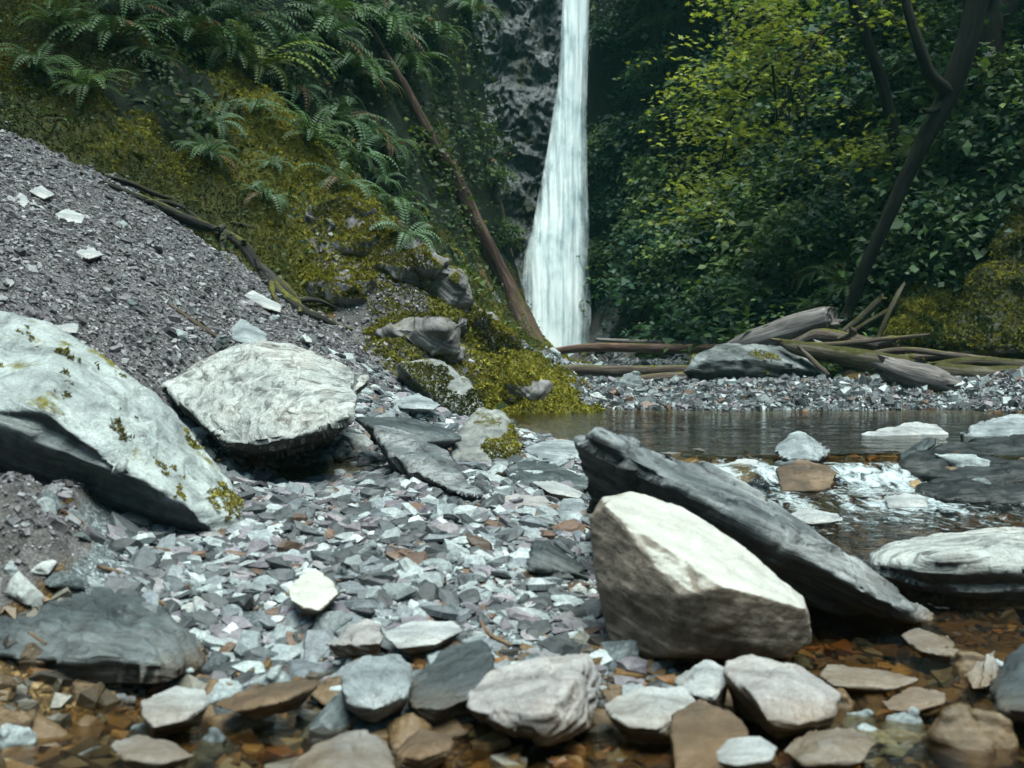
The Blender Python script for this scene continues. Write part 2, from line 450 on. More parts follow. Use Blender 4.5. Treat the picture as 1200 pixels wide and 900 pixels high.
idx = np.arange(nx * nz).reshape(nz, nx)
F = np.stack([idx[:-1, :-1], idx[:-1, 1:], idx[1:, 1:], idx[1:, :-1]], -1).reshape(-1, 4)
g = G('wet_cliff_rock')
pos = g.n('ShaderNodeNewGeometry').outputs['Position']
st = g.mapv(pos, (2.6, 1, .55), (0, .25, 0))
a = g.math('ADD', g.math('MULTIPLY', g.noise(st, 1.6, 8, .7, .3), .55), g.math('MULTIPLY', g.noise(g.mapv(pos, (1.5, 1, .6), (0, .35, 0)), 9, 7, .72), .45))
c = g.ramp(a, [(.34, (.075, .082, .088)), (.44, (.15, .16, .17)), (.52, (.20, .208, .222)), (.64, (.32, .33, .34))])
c = g.mix(1, c, g.ramp(g.noise(pos, 14, 6, .7), [(.3, .5), (.7, 1.25)]), 'MULTIPLY')
m = g.ramp(g.noise(pos, .9, 5, .6), [(.54, 0), (.62, .85)])
c = g.mix(m, c, g.ramp(g.noise(pos, 20, 4), [(.3, (.010, .018, .006)), (.7, (.06, .065, .014))]))
cliff_mat = g.end(g.bsdf(c, g.ramp(a, [(.3, .3), (.7, .75)]), g.bump(g.math('ADD', g.noise(pos, 5, 8, .75), a), 1.0, .18), .45))
cl = link('rock_cliff', mesh_np('rock_cliff', np.stack([x0, yb, z0], 1), F, cliff_mat, smooth=True))
tag(cl, 'sheer wet grey cliff with moss behind the waterfall', 'cliff', kind='structure')
# ------------------------------------------------------------------ rocks
def remesh_hull(pts, voxel):
    bm = bmesh.new()
    for q in pts: bm.verts.new(q)
    res = bmesh.ops.convex_hull(bm, input=bm.verts)
    bmesh.ops.delete(bm, geom=[v for v in bm.verts if not v.link_faces], context='VERTS')
    me = bpy.data.meshes.new('tmp'); bm.to_mesh(me); bm.free()
    o = bpy.data.objects.new('tmp', me); COL.objects.link(o)
    md = o.modifiers.new('r', 'REMESH'); md.mode = 'VOXEL'; md.voxel_size = voxel; md.adaptivity = 0
    dg = bpy.context.evaluated_depsgraph_get()
    ev = o.evaluated_get(dg); m2 = ev.to_mesh()
    V = np.zeros(len(m2.vertices) * 3); m2.vertices.foreach_get('co', V); V = V.reshape(-1, 3)
    L = np.zeros(len(m2.loops), int); m2.loops.foreach_get('vertex_index', L)
    F = L.reshape(-1, 4)
    ev.to_mesh_clear()
    bpy.data.objects.remove(o); bpy.data.meshes.remove(me)
    return V, F

def vnormals(V, F):
    n = np.cross(V[F[:, 2]] - V[F[:, 0]], V[F[:, 3 % F.shape[1]]] - V[F[:, 1]]) if F.shape[1] == 4 else np.cross(V[F[:, 1]] - V[F[:, 0]], V[F[:, 2]] - V[F[:, 0]])
    N = np.zeros_like(V)
    for k in range(F.shape[1]): np.add.at(N, F[:, k], n)
    return norm(N)

def smooth(V, F, it, lam=.5):
    E = np.concatenate([F[:, [i, (i + 1) % F.shape[1]]] for i in range(F.shape[1])])
    deg = np.zeros(len(V)); np.add.at(deg, E[:, 0], 1); np.add.at(deg, E[:, 1], 1)
    for _ in range(it):
        A = np.zeros_like(V)
        np.add.at(A, E[:, 0], V[E[:, 1]]); np.add.at(A, E[:, 1], V[E[:, 0]])
        V = V + lam * (A / deg[:, None] - V)
    return V

def rock_mesh(pts_local, res, rnd=3, amp=.03, strata=.02, sfreq=9.0, seed=0, chip=.5):
    """pts_local: hull points with z across the foliation"""
    pts = np.asarray(pts_local, float)
    size = np.max(pts.max(0) - pts.min(0))
    V, F = remesh_hull(pts, size / res)
    V = smooth(V, F, rnd)
    N = vnormals(V, F)
    s = size
    q = V / s
    off = amp * s * (fbm(q * 2.2 + seed, 4, seed) + .45 * fbm(q * 7 + seed, 4, seed + 5))
    # angular chips: flattened cells
    cell = np.round(q * 4.0 + .8 * np.stack([fbm(q * 3 + k * 5 + seed, 2, seed + k) for k in range(3)], 1))
    off = off + chip * amp * s * .8 * _h(cell[:, 0], cell[:, 1], cell[:, 2], seed)
    V = V + N * off[:, None]
    V = smooth(V, F, 1, .4)
    N = vnormals(V, F)
    # layered ledges across the foliation
    zz = V[:, 2] / s * sfreq * 3 + .9 * fbm(q * [2.5, 2.5, 3] + seed, 4, seed + 9)
    saw = zz - np.floor(zz)
    layer = np.floor(zz)
    lv = _h(layer, layer * 0, layer * 0, seed + 3)
    edge = np.sqrt(np.clip(1 - N[:, 2] ** 2, 0, 1))
    V = V + N * (strata * s * edge * (lv * .8 + (saw - .5) * .5))[:, None]
    # flaking on the cleavage faces
    fl = fbm(q * [3.5, 2.2, 1] * 1.6 + seed, 4, seed + 20) * 3.2
    fl = (np.floor(fl) + np.clip((fl - np.floor(fl)) * 4, 0, 1)) / 3
    V = V + np.array([0, 0, 1.0]) * (np.sign(N[:, 2]) * (1 - edge) * strata * s * .55 * fl)[:, None]
    V = V + N * (0.004 * s * fbm(q * 26, 3, seed + 4))[:, None]
    return V, F

def frame_for(nrm, along=None):
    z = norm(np.array(nrm, float))
    a = np.array([1.0, 0, 0]) if along is None else np.array(along, float)
    x = norm(a - z * a.dot(z)); y = np.cross(z, x)
    return np.stack([x, y, z], 1)

HERO = {}
def hero(name, label, cat, mat, pts, fol=(0, 0, 1), along=None, res=70, parent=None, dk=1.0, **kw):
    W = np.array([P(q[0], q[1], q[2] * dk) for q in pts])
    c = W.mean(0)
    M = frame_for(fol, along)
    loc = (W - c) @ M
    V, F = rock_mesh(loc, res, seed=abs(hash_str(label)) % 97, **kw)
    o = link(name, mesh_np(name, V, F, mat, smooth=True))
    mw = Matrix(M.tolist()).to_4x4(); mw.translation = c
    o.matrix_world = mw
    if parent is None: tag(o, label, cat, kind='thing')
    HERO[label] = (o, V @ M.T + c, F)
    return o

def hash_str(s):
    h = 7
    for ch in s: h = (h * 31 + ord(ch)) & 0x7fffffff
    return h

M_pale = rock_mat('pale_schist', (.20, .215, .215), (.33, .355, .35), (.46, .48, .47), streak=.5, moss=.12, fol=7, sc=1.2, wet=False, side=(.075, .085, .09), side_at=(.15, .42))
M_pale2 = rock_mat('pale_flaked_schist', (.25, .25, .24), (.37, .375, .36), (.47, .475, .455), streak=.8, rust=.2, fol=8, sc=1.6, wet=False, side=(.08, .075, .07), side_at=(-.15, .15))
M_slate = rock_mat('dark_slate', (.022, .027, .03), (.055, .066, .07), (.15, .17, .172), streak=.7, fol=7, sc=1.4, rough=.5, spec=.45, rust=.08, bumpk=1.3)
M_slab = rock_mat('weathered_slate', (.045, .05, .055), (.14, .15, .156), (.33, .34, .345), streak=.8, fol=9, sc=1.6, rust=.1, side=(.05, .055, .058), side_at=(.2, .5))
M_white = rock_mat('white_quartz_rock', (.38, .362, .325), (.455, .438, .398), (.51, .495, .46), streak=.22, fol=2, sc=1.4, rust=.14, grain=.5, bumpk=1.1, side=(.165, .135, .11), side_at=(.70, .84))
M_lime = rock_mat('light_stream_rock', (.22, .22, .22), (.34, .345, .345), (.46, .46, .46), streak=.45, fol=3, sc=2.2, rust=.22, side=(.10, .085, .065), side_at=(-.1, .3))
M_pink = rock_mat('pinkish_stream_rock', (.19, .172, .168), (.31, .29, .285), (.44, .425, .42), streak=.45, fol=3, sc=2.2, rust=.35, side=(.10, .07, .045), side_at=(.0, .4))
M_orange = rock_mat('iron_stained_rock', (.05, .033, .022), (.10, .068, .044), (.20, .155, .12), streak=.45, fol=3, sc=2.4, rust=.4)
M_grey = rock_mat('grey_stream_rock', (.12, .13, .14), (.22, .24, .25), (.38, .40, .41), streak=.5, fol=6, sc=2.2)
M_mossy = rock_mat('mossy_rock', (.10, .10, .10), (.20, .20, .19), (.34, .34, .32), streak=.55, moss=.22, mosscol=(.08, .07, .016), fol=3, sc=2.0, wet=False)
M_wetdark = rock_mat('wet_dark_ledge', (.010, .012, .012), (.026, .028, .028), (.075, .08, .08), streak=.7, fol=7, sc=1.5, rough=.5, spec=.35)

# --- the big boulders
hero('boulder', 'huge pale grey boulder with yellow moss, sloping down in from the left edge', 'boulder', M_pale, [
 (-260,310,5.7),(0,362,5.3),(60,378,5.2),(115,410,5.15),(185,455,5.05),(238,505,4.95),(285,572,4.75),
 (-260,470,4.3),(0,482,4.2),(55,483,4.15),(140,545,4.15),(215,592,4.2),(299,608,4.5),(301,640,4.45),(275,668,4.4),
 (222,662,4.5),(100,632,4.55),(0,596,4.6),(-260,550,4.6),(-260,560,5.6),(100,590,5.4),(250,650,5.0)],
 fol=(.35, -.25, .9), along=(1, 0, -.5), res=115, rnd=2, amp=.02, strata=.02, sfreq=7)
hero('boulder', 'pale angular flaked boulder overhanging a dark hollow, behind the huge left boulder', 'boulder', M_pale2, [
 (193,452,6.25),(250,415,6.5),(285,402,6.6),(335,405,6.7),(368,424,6.75),(418,436,6.6),
 (255,498,5.9),(263,518,5.8),(300,523,5.75),(338,515,5.75),(410,491,5.9),(414,470,6.1),(412,452,6.3),
 (275,530,6.35),(390,505,6.6),(280,548,6.7),(390,520,6.9),(200,470,6.8)],
 fol=(.25, -.55, .8), along=(1, 0, .1), res=100, rnd=2, amp=.022, strata=.04, sfreq=6, chip=.4)
hero('rock', 'small pale block wedged against the right end of the flaked boulder', 'rock', M_pale2, [
 (385,440,6.8),(432,438,6.6),(431,449,6.5),(410,463,6.4),(385,465,6.5),(395,470,7),(425,460,6.9)], fol=(0,-.3,.9), res=40, amp=.03)
hero('boulder', 'dark wet layered slate boulder at the waterline, lower left corner', 'boulder', M_slate, [
 (-220,655,3.7),(0,666,3.75),(60,667,3.75),(150,690,3.7),(205,735,3.6),(243,765,3.5),
 (-220,755,3.25),(0,768,3.2),(90,780,3.15),(190,784,3.2),(240,778,3.35),
 (-220,790,3.5),(0,800,3.5),(180,800,3.5),(0,760,3.9),(200,770,3.75)],
 fol=(.06, -.32, .95), along=(1, 0, -.12), res=120, rnd=1, amp=.010, strata=.045, sfreq=9, chip=.6)
hero('boulder', 'big white boulder with a tan front face, in the right foreground', 'boulder', M_white, [
 (704,583,3.75),(742,575,3.75),(800,594,3.75),(872,640,3.7),(940,700,3.62),(948,718,3.55),
 (690,605,3.55),(708,592,3.5),(735,640,3.42),(768,672,3.34),(797,699,3.26),(850,688,3.28),(944,714,3.42),
 (697,690,3.5),(720,772,3.5),(830,738,3.32),(880,758,3.36),(925,772,3.42),(952,752,3.5),(780,770,3.35),
 (760,760,3.9),(900,740,3.9)],
 fol=(.3, -.2, .93), along=(1, 0, -.4), res=110, rnd=1, amp=.014, strata=.004, chip=.35)
hero('slab', 'long dark slate slab leaning over the big white boulder', 'slab', M_slab, [
 (683,512,4.05),(700,503,4.1),(760,524,4.25),(830,548,4.4),(885,585,4.4),(960,632,4.3),(1030,682,4.15),(1088,716,4.0),
 (700,512,4.0),(800,575,3.95),(880,628,3.9),(960,668,3.85),(1045,706,3.8),
 (681,548,4.1),(688,612,4.3),(700,640,4.4),(860,690,4.35),(960,730,4.2),(1060,745,4.0),(1100,738,3.95),
 (700,640,4.6),(1060,740,4.2)],
 fol=(.35, -.25, .9), along=(1, 0, -.45), res=120, rnd=1, amp=.02, strata=.03, sfreq=9, chip=.9)
hero('boulder', 'white topped boulder with dark undercut side at the right edge', 'boulder', M_pale2, [
 (1018,655,4.5),(1050,638,4.6),(1110,627,4.7),(1200,622,4.75),(1360,615,4.8),
 (1020,663,4.4),(1075,664,4.2),(1110,655,4.15),(1200,668,4.1),(1360,680,4.1),
 (1075,720,4.4),(1200,742,4.25),(1360,760,4.3),(1100,700,4.9),(1360,720,4.9)],
 fol=(-.15, -.25, .95), along=(1, 0, .1), res=90, rnd=4, amp=.02, strata=.02, sfreq=6)

# --- foreground stones standing in the shallow water
hero('rock', 'rounded pinkish white rock front and centre at the water edge', 'rock', M_pink, [
 (550,815,2.95),(575,788,3.05),(640,768,3.1),(690,767,3.1),(703,795,3.05),(548,830,2.85),(590,850,2.78),(640,838,2.75),(672,800,2.85),(690,850,2.85),(640,868,2.78),(600,862,2.85),(690,855,3.05),(580,850,3.1)],
 dk=.97, fol=(-.1,-.4,.9), res=65, rnd=2, amp=.04, strata=.012, chip=.8)
hero('rock', 'flat white rock just right of the pinkish centre rock', 'rock', M_lime, [
 (706,825,3.0),(740,805,3.1),(800,805,3.1),(820,825,3.02),(770,855,2.85),(735,850,2.85),(715,840,2.9),(740,880,2.95),(800,880,2.95),(800,860,3.2)],
 dk=.97, fol=(.1,-.3,.9), res=55, rnd=3, amp=.03, strata=.015)
hero('rock', 'arched white and orange rock with a dark hollow, beside the orange block', 'rock', M_pink, [
 (850,775,3.15),(880,767,3.2),(940,780,3.15),(985,815,3.05),(980,838,2.98),(940,850,2.9),(900,845,2.88),(880,810,2.95),(850,790,3.05),(910,868,2.92),(970,852,3.0),(940,850,3.3),(860,830,3.2)],
 dk=.97, fol=(.3,-.3,.85), res=65, rnd=3, amp=.03, strata=.01)
hero('rock', 'pale knobbly rock leaning on the left of the arched rock', 'rock', M_lime, [
 (790,798,3.2),(825,772,3.25),(855,780,3.22),(852,800,3.1),(835,818,3.02),(805,812,3.08),(840,850,3.1),(800,840,3.2),(850,830,3.3)],
 dk=.97, fol=(-.2,-.3,.9), res=50, rnd=3, amp=.04)
hero('rock', 'squarish orange brown rock below the flat white rock', 'rock', M_orange, [
 (788,835,2.9),(820,818,2.95),(865,835,2.88),(880,855,2.8),(878,895,2.66),(835,905,2.62),(790,905,2.65),(785,860,2.78),(870,905,2.9),(790,890,3.0)],
 dk=.97, fol=(0,-.5,.8), res=55, rnd=3, amp=.022, strata=.01)
hero('rock', 'small smooth white stone at the bottom edge before the orange rock', 'rock', M_lime, [
 (836,880,2.62),(855,865,2.66),(890,862,2.67),(912,875,2.63),(905,890,2.56),(860,897,2.54),(840,892,2.57),(870,920,2.6),(900,905,2.7)],
 dk=.97, fol=(0,-.3,.9), res=45, rnd=5, amp=.02, strata=.006)
hero('rock', 'blue grey split rock with a white edge at the waterline left of centre', 'rock', M_grey, [
 (400,790,3.1),(425,770,3.18),(470,765,3.2),(482,780,3.1),(478,815,2.98),(440,832,2.92),(405,825,2.97),(400,810,3.0),(440,850,3.0),(470,840,3.1),(410,830,3.2)],
 dk=.97, fol=(-.4,-.5,.75), res=55, rnd=2, amp=.03, strata=.03, sfreq=4)
hero('rock', 'dark slate wedge between the blue grey split rock and the pinkish rock', 'rock', M_slate, [
 (480,800,3.15),(520,762,3.3),(565,752,3.35),(580,770,3.2),(560,815,3.0),(520,832,2.95),(478,828,3.0),(500,850,3.0),(575,830,3.1),(560,800,3.4)],
 dk=.97, fol=(.1,-.6,.8), along=(1,0,.4), res=60, rnd=2, amp=.03, strata=.03, sfreq=5)
hero('rock', 'white block half in the shallow water, before the dark slate boulder', 'rock', M_lime, [
 (163,822,3.0),(205,802,3.08),(243,808,3.08),(246,822,3.0),(215,845,2.9),(180,853,2.87),(166,840,2.92),(180,870,2.95),(235,850,3.0),(210,840,3.15)],
 dk=.97, fol=(.1,-.4,.9), res=50, rnd=2, amp=.03)
hero('rock', 'pale rounded stone resting on the gravel in the left middle', 'rock', M_white, [
 (335,690,3.85),(350,672,3.95),(370,667,4.0),(392,680,3.95),(398,695,3.85),(375,716,3.72),(352,712,3.74),(338,702,3.78),(365,725,3.85),(390,710,4.0)],
 dk=.945, fol=(0,-.4,.9), res=50, rnd=4, amp=.025, strata=.005)
hero('rock', 'brown grey rock with a black hollow face, below the pale rounded stone', 'rock', M_pink, [
 (380,755,3.4),(405,735,3.5),(430,724,3.55),(450,735,3.5),(448,755,3.35),(425,765,3.42),(395,768,3.42),(440,770,3.4),(420,768,3.7)],
 dk=.97, fol=(.3,-.5,.8), res=45, rnd=2, amp=.05)
hero('rock', 'large blue grey rock cut off by the bottom edge, left of centre', 'rock', M_grey, [
 (335,900,2.72),(370,872,2.82),(420,855,2.85),(452,868,2.8),(468,900,2.66),(460,930,2.55),(380,940,2.5),(340,930,2.55),(420,950,2.7),(450,900,2.95)],
 dk=.97, fol=(-.2,-.4,.9), res=60, rnd=3, amp=.03, strata=.015)
hero('rock', 'orange brown pyramid stone by the large blue grey bottom rock', 'rock', M_orange, [
 (462,878,2.72),(490,850,2.8),(530,862,2.75),(528,880,2.68),(490,890,2.62),(465,888,2.66),(500,910,2.72),(520,890,2.9)], dk=.97, fol=(0,-.3,.9), res=45, rnd=2, amp=.03)
hero('rock', 'smooth blue grey stone under the shallow water, lower left', 'rock', M_grey, [
 (122,872,2.8),(160,860,2.85),(205,868,2.83),(230,885,2.75),(190,896,2.68),(140,890,2.72),(180,915,2.75)], dk=.97, fol=(0,-.1,1), res=45, rnd=5, amp=.02, strata=.01)
hero('rock', 'long brown wedge stone with a white ridge in the shallow water', 'rock', M_orange, [
 (245,825,3.0),(300,800,3.12),(362,793,3.15),(372,803,3.05),(330,822,2.95),(270,835,2.93),(300,845,3.0),(350,830,3.1)], dk=.97, fol=(0,-.3,.9), along=(1,0,.3), res=50, rnd=2, amp=.03, strata=.02)
hero('slab', 'flat pale stone in the gravel above the split blue grey rock', 'rock', M_lime, [
 (446,742,3.5),(480,728,3.6),(530,727,3.62),(545,738,3.55),(510,755,3.42),(465,760,3.4),(500,775,3.5)], dk=.97, fol=(0,-.1,1), res=50, rnd=2, amp=.02)
hero('rock', 'dark triangular slate wedge standing in the gravel left of the white boulder', 'rock', M_slate, [
 (616,650,4.2),(624,630,4.25),(640,632,4.25),(690,665,4.2),(680,674,4.1),(645,668,4.05),(618,668,4.05),(650,680,4.2),(660,660,4.5)], dk=.97, fol=(.4,.3,.8), along=(1,0,-.5), res=50, rnd=1, amp=.02, strata=.02)

# --- the stones between scree, gravel bar and pool
hero('slab', 'long pale edged slate slab lying diagonally up the gravel bar', 'slab', M_slab, [
 (436,497,6.5),(462,500,6.55),(520,530,6.2),(566,578,5.5),(560,584,5.4),(530,575,5.45),(480,552,5.75),(455,530,6.0),(437,507,6.4),(470,560,6.1),(550,585,5.8),(500,530,6.6)],
 dk=.95, fol=(.45,-.45,.75), along=(1,-.5,-.5), res=80, rnd=1, amp=.018, strata=.03, sfreq=6)
hero('boulder', 'small pyramid boulder with moss on its front, by the pool edge', 'boulder', M_mossy, [
 (527,520,7.0),(548,490,7.3),(562,475,7.4),(590,482,7.4),(612,505,7.2),(610,535,6.9),(570,548,6.7),(530,540,6.8),(550,560,6.9),(600,550,7.2),(570,530,7.8)],
 dk=.95, fol=(-.3,-.5,.8), res=65, rnd=2, amp=.035, strata=.015)
hero('boulder', 'mossy tilted rock over a black hollow at the foot of the scree', 'boulder', M_mossy, [
 (463,425,9.0),(490,416,9.1),(520,420,9.1),(548,445,8.8),(566,478,8.4),(558,490,8.3),(530,484,8.4),(495,460,8.8),(520,500,8.9),(560,495,8.9),(470,450,9.4),(540,470,9.6)],
 dk=.95, fol=(.35,-.5,.75), along=(1,-.3,-.7), res=65, rnd=2, amp=.03, strata=.02)
hero('slab', 'flat grey slate under the mossy tilted rock', 'slab', M_grey, [
 (455,470,8.0),(490,460,8.2),(518,474,8.0),(510,480,7.8),(470,478,7.8),(480,490,8.0)], dk=.95, fol=(.1,-.2,1), res=50, rnd=1, amp=.015)
hero('slab', 'black edged slate ledge beneath the flaked boulder end', 'slab', M_slate, [
 (415,490,6.9),(470,486,7.1),(532,505,7.0),(540,515,6.9),(500,518,6.7),(440,503,6.7),(440,520,6.9),(520,530,7.0)], dk=.95, fol=(.2,-.2,1), along=(1,0,-.2), res=55, rnd=1, amp=.02, strata=.03)
hero('slab', 'grey flat slab at the near pool edge beside the pyramid boulder', 'slab', M_grey, [
 (614,525,7.0),(640,515,7.3),(684,517,7.3),(686,532,7.0),(650,542,6.8),(625,540,6.8),(640,552,7.0),(680,545,7.1)], dk=.95, fol=(.1,-.2,1), res=50, rnd=2, amp=.02, strata=.02)
hero('slab', 'dark layered slab below the grey flat pool slab', 'slab', M_slate, [
 (590,552,6.3),(610,538,6.6),(650,545,6.5),(692,565,6.2),(690,575,6.0),(640,572,6.0),(600,565,6.1),(640,590,6.2),(680,585,6.4)], dk=.95, fol=(.15,-.25,1), along=(1,0,-.2), res=55, rnd=1, amp=.025, strata=.03)
hero('slab', 'pale green slab tilted in the stones left of the leaning slab', 'slab', M_lime, [
 (622,564,5.8),(650,562,5.95),(686,578,5.85),(680,584,5.7),(645,578,5.65),(650,592,5.8)], dk=.95, fol=(.2,-.3,.95), along=(1,0,-.3), res=45, rnd=1, amp=.012)
hero('rock', 'flat pinkish stone on the gravel below the long diagonal slab', 'rock', M_pink, [
 (578,585,5.4),(600,577,5.55),(640,581,5.55),(650,593,5.4),(640,603,5.25),(600,600,5.28),(620,612,5.4)], dk=.95, fol=(0,-.2,1), res=45, rnd=3, amp=.02, strata=.01)
hero('rock', 'rounded blue grey stone beside the flat pinkish stone', 'rock', M_grey, [
 (650,598,5.3),(660,583,5.4),(682,582,5.4),(690,598,5.3),(680,612,5.15),(655,610,5.15),(670,620,5.3)], dk=.95, fol=(0,-.2,1), res=45, rnd=4, amp=.025)

# --- scree slabs
for pts, lab in (
 ([(268,385,7.2),(282,370,7.4),(312,390,7.3),(316,402,7.1),(290,404,6.95),(270,398,7.0),(295,410,7.3)], 'pointed grey slate lying on the scree above the flaked boulder'),
 ([(283,345,9.2),(295,338,9.4),(332,358,9.3),(330,366,9.1),(310,362,9.1),(310,372,9.3)], 'thin pale slate poking from the scree beside the roots'),
 ([(12,236,8.2),(24,222,8.4),(37,236,8.2),(30,244,8.0),(20,250,8.2)], 'upright pale chip at the far left top of the scree'),
 ([(32,223,8.6),(48,215,8.8),(66,228,8.7),(52,234,8.5),(48,240,8.7)], 'pale slate plate high on the scree, right of the upright chip'),
 ([(62,250,8.2),(75,243,8.4),(103,252,8.3),(96,262,8.1),(70,260,8.1),(85,268,8.3)], 'pale slate plate on the upper scree below the two chips'),
 ([(82,294,7.4),(105,286,7.6),(124,298,7.4),(104,304,7.2),(100,312,7.4)], 'pale broken slate plate in the middle of the scree'),
 ([(60,384,5.9),(78,378,6.1),(95,378,6.1),(92,390,5.9),(70,394,5.9)], 'pale chip standing on the scree just over the huge boulder'),
 ):
    hero('slate_plate', lab, 'slate', M_lime if 'pale' in lab else M_grey, pts, fol=(.3,-.3,.9), res=32, rnd=1, amp=.02, strata=.015)

# --- stones of the cascade and pool
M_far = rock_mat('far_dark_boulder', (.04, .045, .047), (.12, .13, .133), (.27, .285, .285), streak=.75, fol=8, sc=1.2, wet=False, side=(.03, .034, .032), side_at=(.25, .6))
hero('boulder', 'grey flat topped boulder lying under the driftwood logs on the far bar', 'boulder', M_far, [
 (798,437,12.9),(812,420,13.1),(838,405,13.6),(900,402,13.8),(950,418,13.6),(972,440,13.2),(965,455,13.3),(880,455,13.2),(812,452,13.2),(880,418,12.9),(830,420,12.9),(930,428,12.9),(880,465,13),(880,430,14.6)],
 fol=(.15,-.4,.9), res=70, rnd=2, amp=.03, strata=.03, sfreq=4)
hero('rock', 'pointed grey rock above the little cascade', 'rock', M_grey, [
 (905,525,6.7),(935,505,6.9),(950,510,6.9),(972,530,6.7),(960,540,6.5),(915,538,6.5),(940,550,6.7),(940,530,7.2)], fol=(-.3,-.3,.9), res=50, rnd=1, amp=.03, strata=.03)
hero('rock', 'white block with water running past its right side in the cascade', 'rock', M_lime, [
 (838,548,6.4),(865,537,6.55),(888,540,6.5),(888,560,6.3),(865,571,6.2),(842,566,6.25),(870,580,6.4),(870,560,6.8)], fol=(0,-.5,.8), res=45, rnd=1, amp=.02)
hero('rock', 'brown topped rock the cascade pours over', 'rock', M_orange, [
 (908,548,6.3),(935,538,6.45),(975,545,6.4),(982,556,6.25),(970,575,6.1),(915,576,6.1),(910,560,6.2),(945,590,6.3),(945,565,6.7)], fol=(0,-.2,1), res=50, rnd=2, amp=.03, strata=.02)
hero('rock', 'low grey rock with a white wet top standing in the pool', 'rock', M_lime, [
 (1005,510,8.0),(1040,500,8.2),(1070,492,8.3),(1100,495,8.3),(1116,510,8.1),(1090,518,7.9),(1030,514,7.9),(1060,530,8),(1080,515,8.6)], fol=(0,-.2,1), res=50, rnd=3, amp=.03, strata=.02)
hero('rock', 'grey rock at the right edge of the pool', 'rock', M_grey, [
 (1122,510,8.0),(1150,494,8.3),(1200,487,8.4),(1280,490,8.4),(1280,515,7.9),(1190,518,7.8),(1130,518,7.9),(1200,540,8),(1200,515,8.8)], fol=(0,-.2,1), res=55, rnd=3, amp=.03, strata=.03)
hero('ledge', 'broad dark wet ledge beside the cascade at the right edge', 'ledge', M_wetdark, [
 (1054,548,6.5),(1080,528,6.8),(1140,512,7.1),(1320,508,7.2),(1320,560,6.3),(1200,562,6.2),(1120,560,6.2),(1070,555,6.4),(1080,578,6.4),(1200,592,6.2),(1320,600,6.2),(1200,560,7.6)],
 fol=(-.1,-.15,1), res=80, rnd=2, amp=.025, strata=.03, sfreq=5)
hero('slab', 'thin dark slate tilted upright at the left of the wet ledge', 'slab', M_slate, [
 (1050,535,6.8),(1085,512,6.95),(1098,512,6.95),(1098,520,6.85),(1060,542,6.65),(1052,545,6.65),(1085,530,7.0)], fol=(-.5,-.1,.8), along=(1,0,.6), res=40, rnd=1, amp=.01)
hero('rock', 'reddish brown stone among the white water', 'rock', M_orange, [
 (1012,552,6.6),(1030,542,6.75),(1048,548,6.7),(1050,562,6.5),(1030,568,6.4),(1014,564,6.45),(1032,578,6.6)], fol=(0,-.2,1), res=40, rnd=4, amp=.03)
hero('slab', 'pale flat stone awash below the cascade', 'slab', M_lime, [
 (1035,582,5.9),(1060,576,6.05),(1090,582,6.0),(1088,594,5.8),(1040,596,5.75),(1060,606,5.9)], fol=(0,-.15,1), res=40, rnd=2, amp=.02)
hero('slab', 'jagged white stone breaking the water just below the cascade', 'rock', M_lime, [
 (918,602,5.5),(940,594,5.65),(985,600,5.6),(990,610,5.45),(950,614,5.35),(925,610,5.4),(955,622,5.5)], fol=(.1,-.15,1), res=40, rnd=1, amp=.035)
hero('rock', 'pale rounded stone on the far gravel bar by the grey driftwood stump', 'rock', M_lime, [
 (1044,460,12),(1055,451,12.2),(1070,450,12.2),(1075,458,12),(1062,465,11.8),(1048,465,11.8),(1060,470,12)], fol=(0,-.2,1), res=35, rnd=3, amp=.03)

hero('slab', 'lower dark layered slab jutting left under the wet ledge at right', 'slab', M_wetdark, [
 (1075,572,6.1),(1110,560,6.3),(1180,562,6.35),(1300,566,6.3),(1300,592,5.9),(1190,592,5.85),(1110,588,5.9),(1085,582,6.0),(1120,605,6.1),(1300,610,6.1)], fol=(-.1,-.1,1), res=60, rnd=1, amp=.02, strata=.05, sfreq=5)
hero('rock', 'brown wet rock on the back of the ledge at the right edge', 'rock', M_orange, [
 (1120,530,7.0),(1150,518,7.2),(1195,522,7.2),(1200,538,7.0),(1160,545,6.8),(1125,542,6.9),(1160,555,7.0)], fol=(0,-.2,1), res=45, rnd=2, amp=.03)
hero('rock', 'dark wet rock between the white block and the brown topped cascade rock', 'rock', M_wetdark, [
 (878,548,6.6),(895,538,6.7),(915,541,6.7),(918,556,6.5),(900,562,6.4),(882,560,6.45),(898,575,6.6)], fol=(.2,-.2,1), res=40, rnd=1, amp=.03, strata=.03)
hero('slab', 'thin dark slab lying across the cascade lip left of the pointed rock', 'slab', M_wetdark, [
 (770,532,6.9),(820,526,7.1),(890,530,7.1),(900,537,6.9),(850,541,6.7),(790,540,6.75),(840,552,6.9)], fol=(.05,-.1,1), res=45, rnd=1, amp=.02, strata=.04)

# --- right foreground stones
hero('slab', 'flat pale slab in dark water right of the arched rock', 'slab', M_lime, [
 (958,790,3.3),(970,776,3.4),(1030,785,3.4),(1077,797,3.3),(1050,807,3.2),(975,803,3.2),(1010,820,3.3)], fol=(.05,-.15,1), res=50, rnd=2, amp=.02, strata=.015)
hero('rock', 'pale upright stone beside a brown one, right foreground', 'rock', M_lime, [
 (1130,790,3.35),(1150,768,3.45),(1165,763,3.45),(1172,780,3.38),(1165,803,3.22),(1140,808,3.22),(1150,820,3.35)], fol=(.6,-.4,.6), res=45, rnd=2, amp=.03)
hero('rock', 'grey stone in the shade below the right edge boulder', 'rock', M_grey, [
 (1055,745,3.7),(1075,735,3.8),(1110,745,3.75),(1132,765,3.6),(1110,770,3.5),(1075,762,3.55),(1095,785,3.65)], fol=(.2,-.2,.95), res=45, rnd=2, amp=.03)
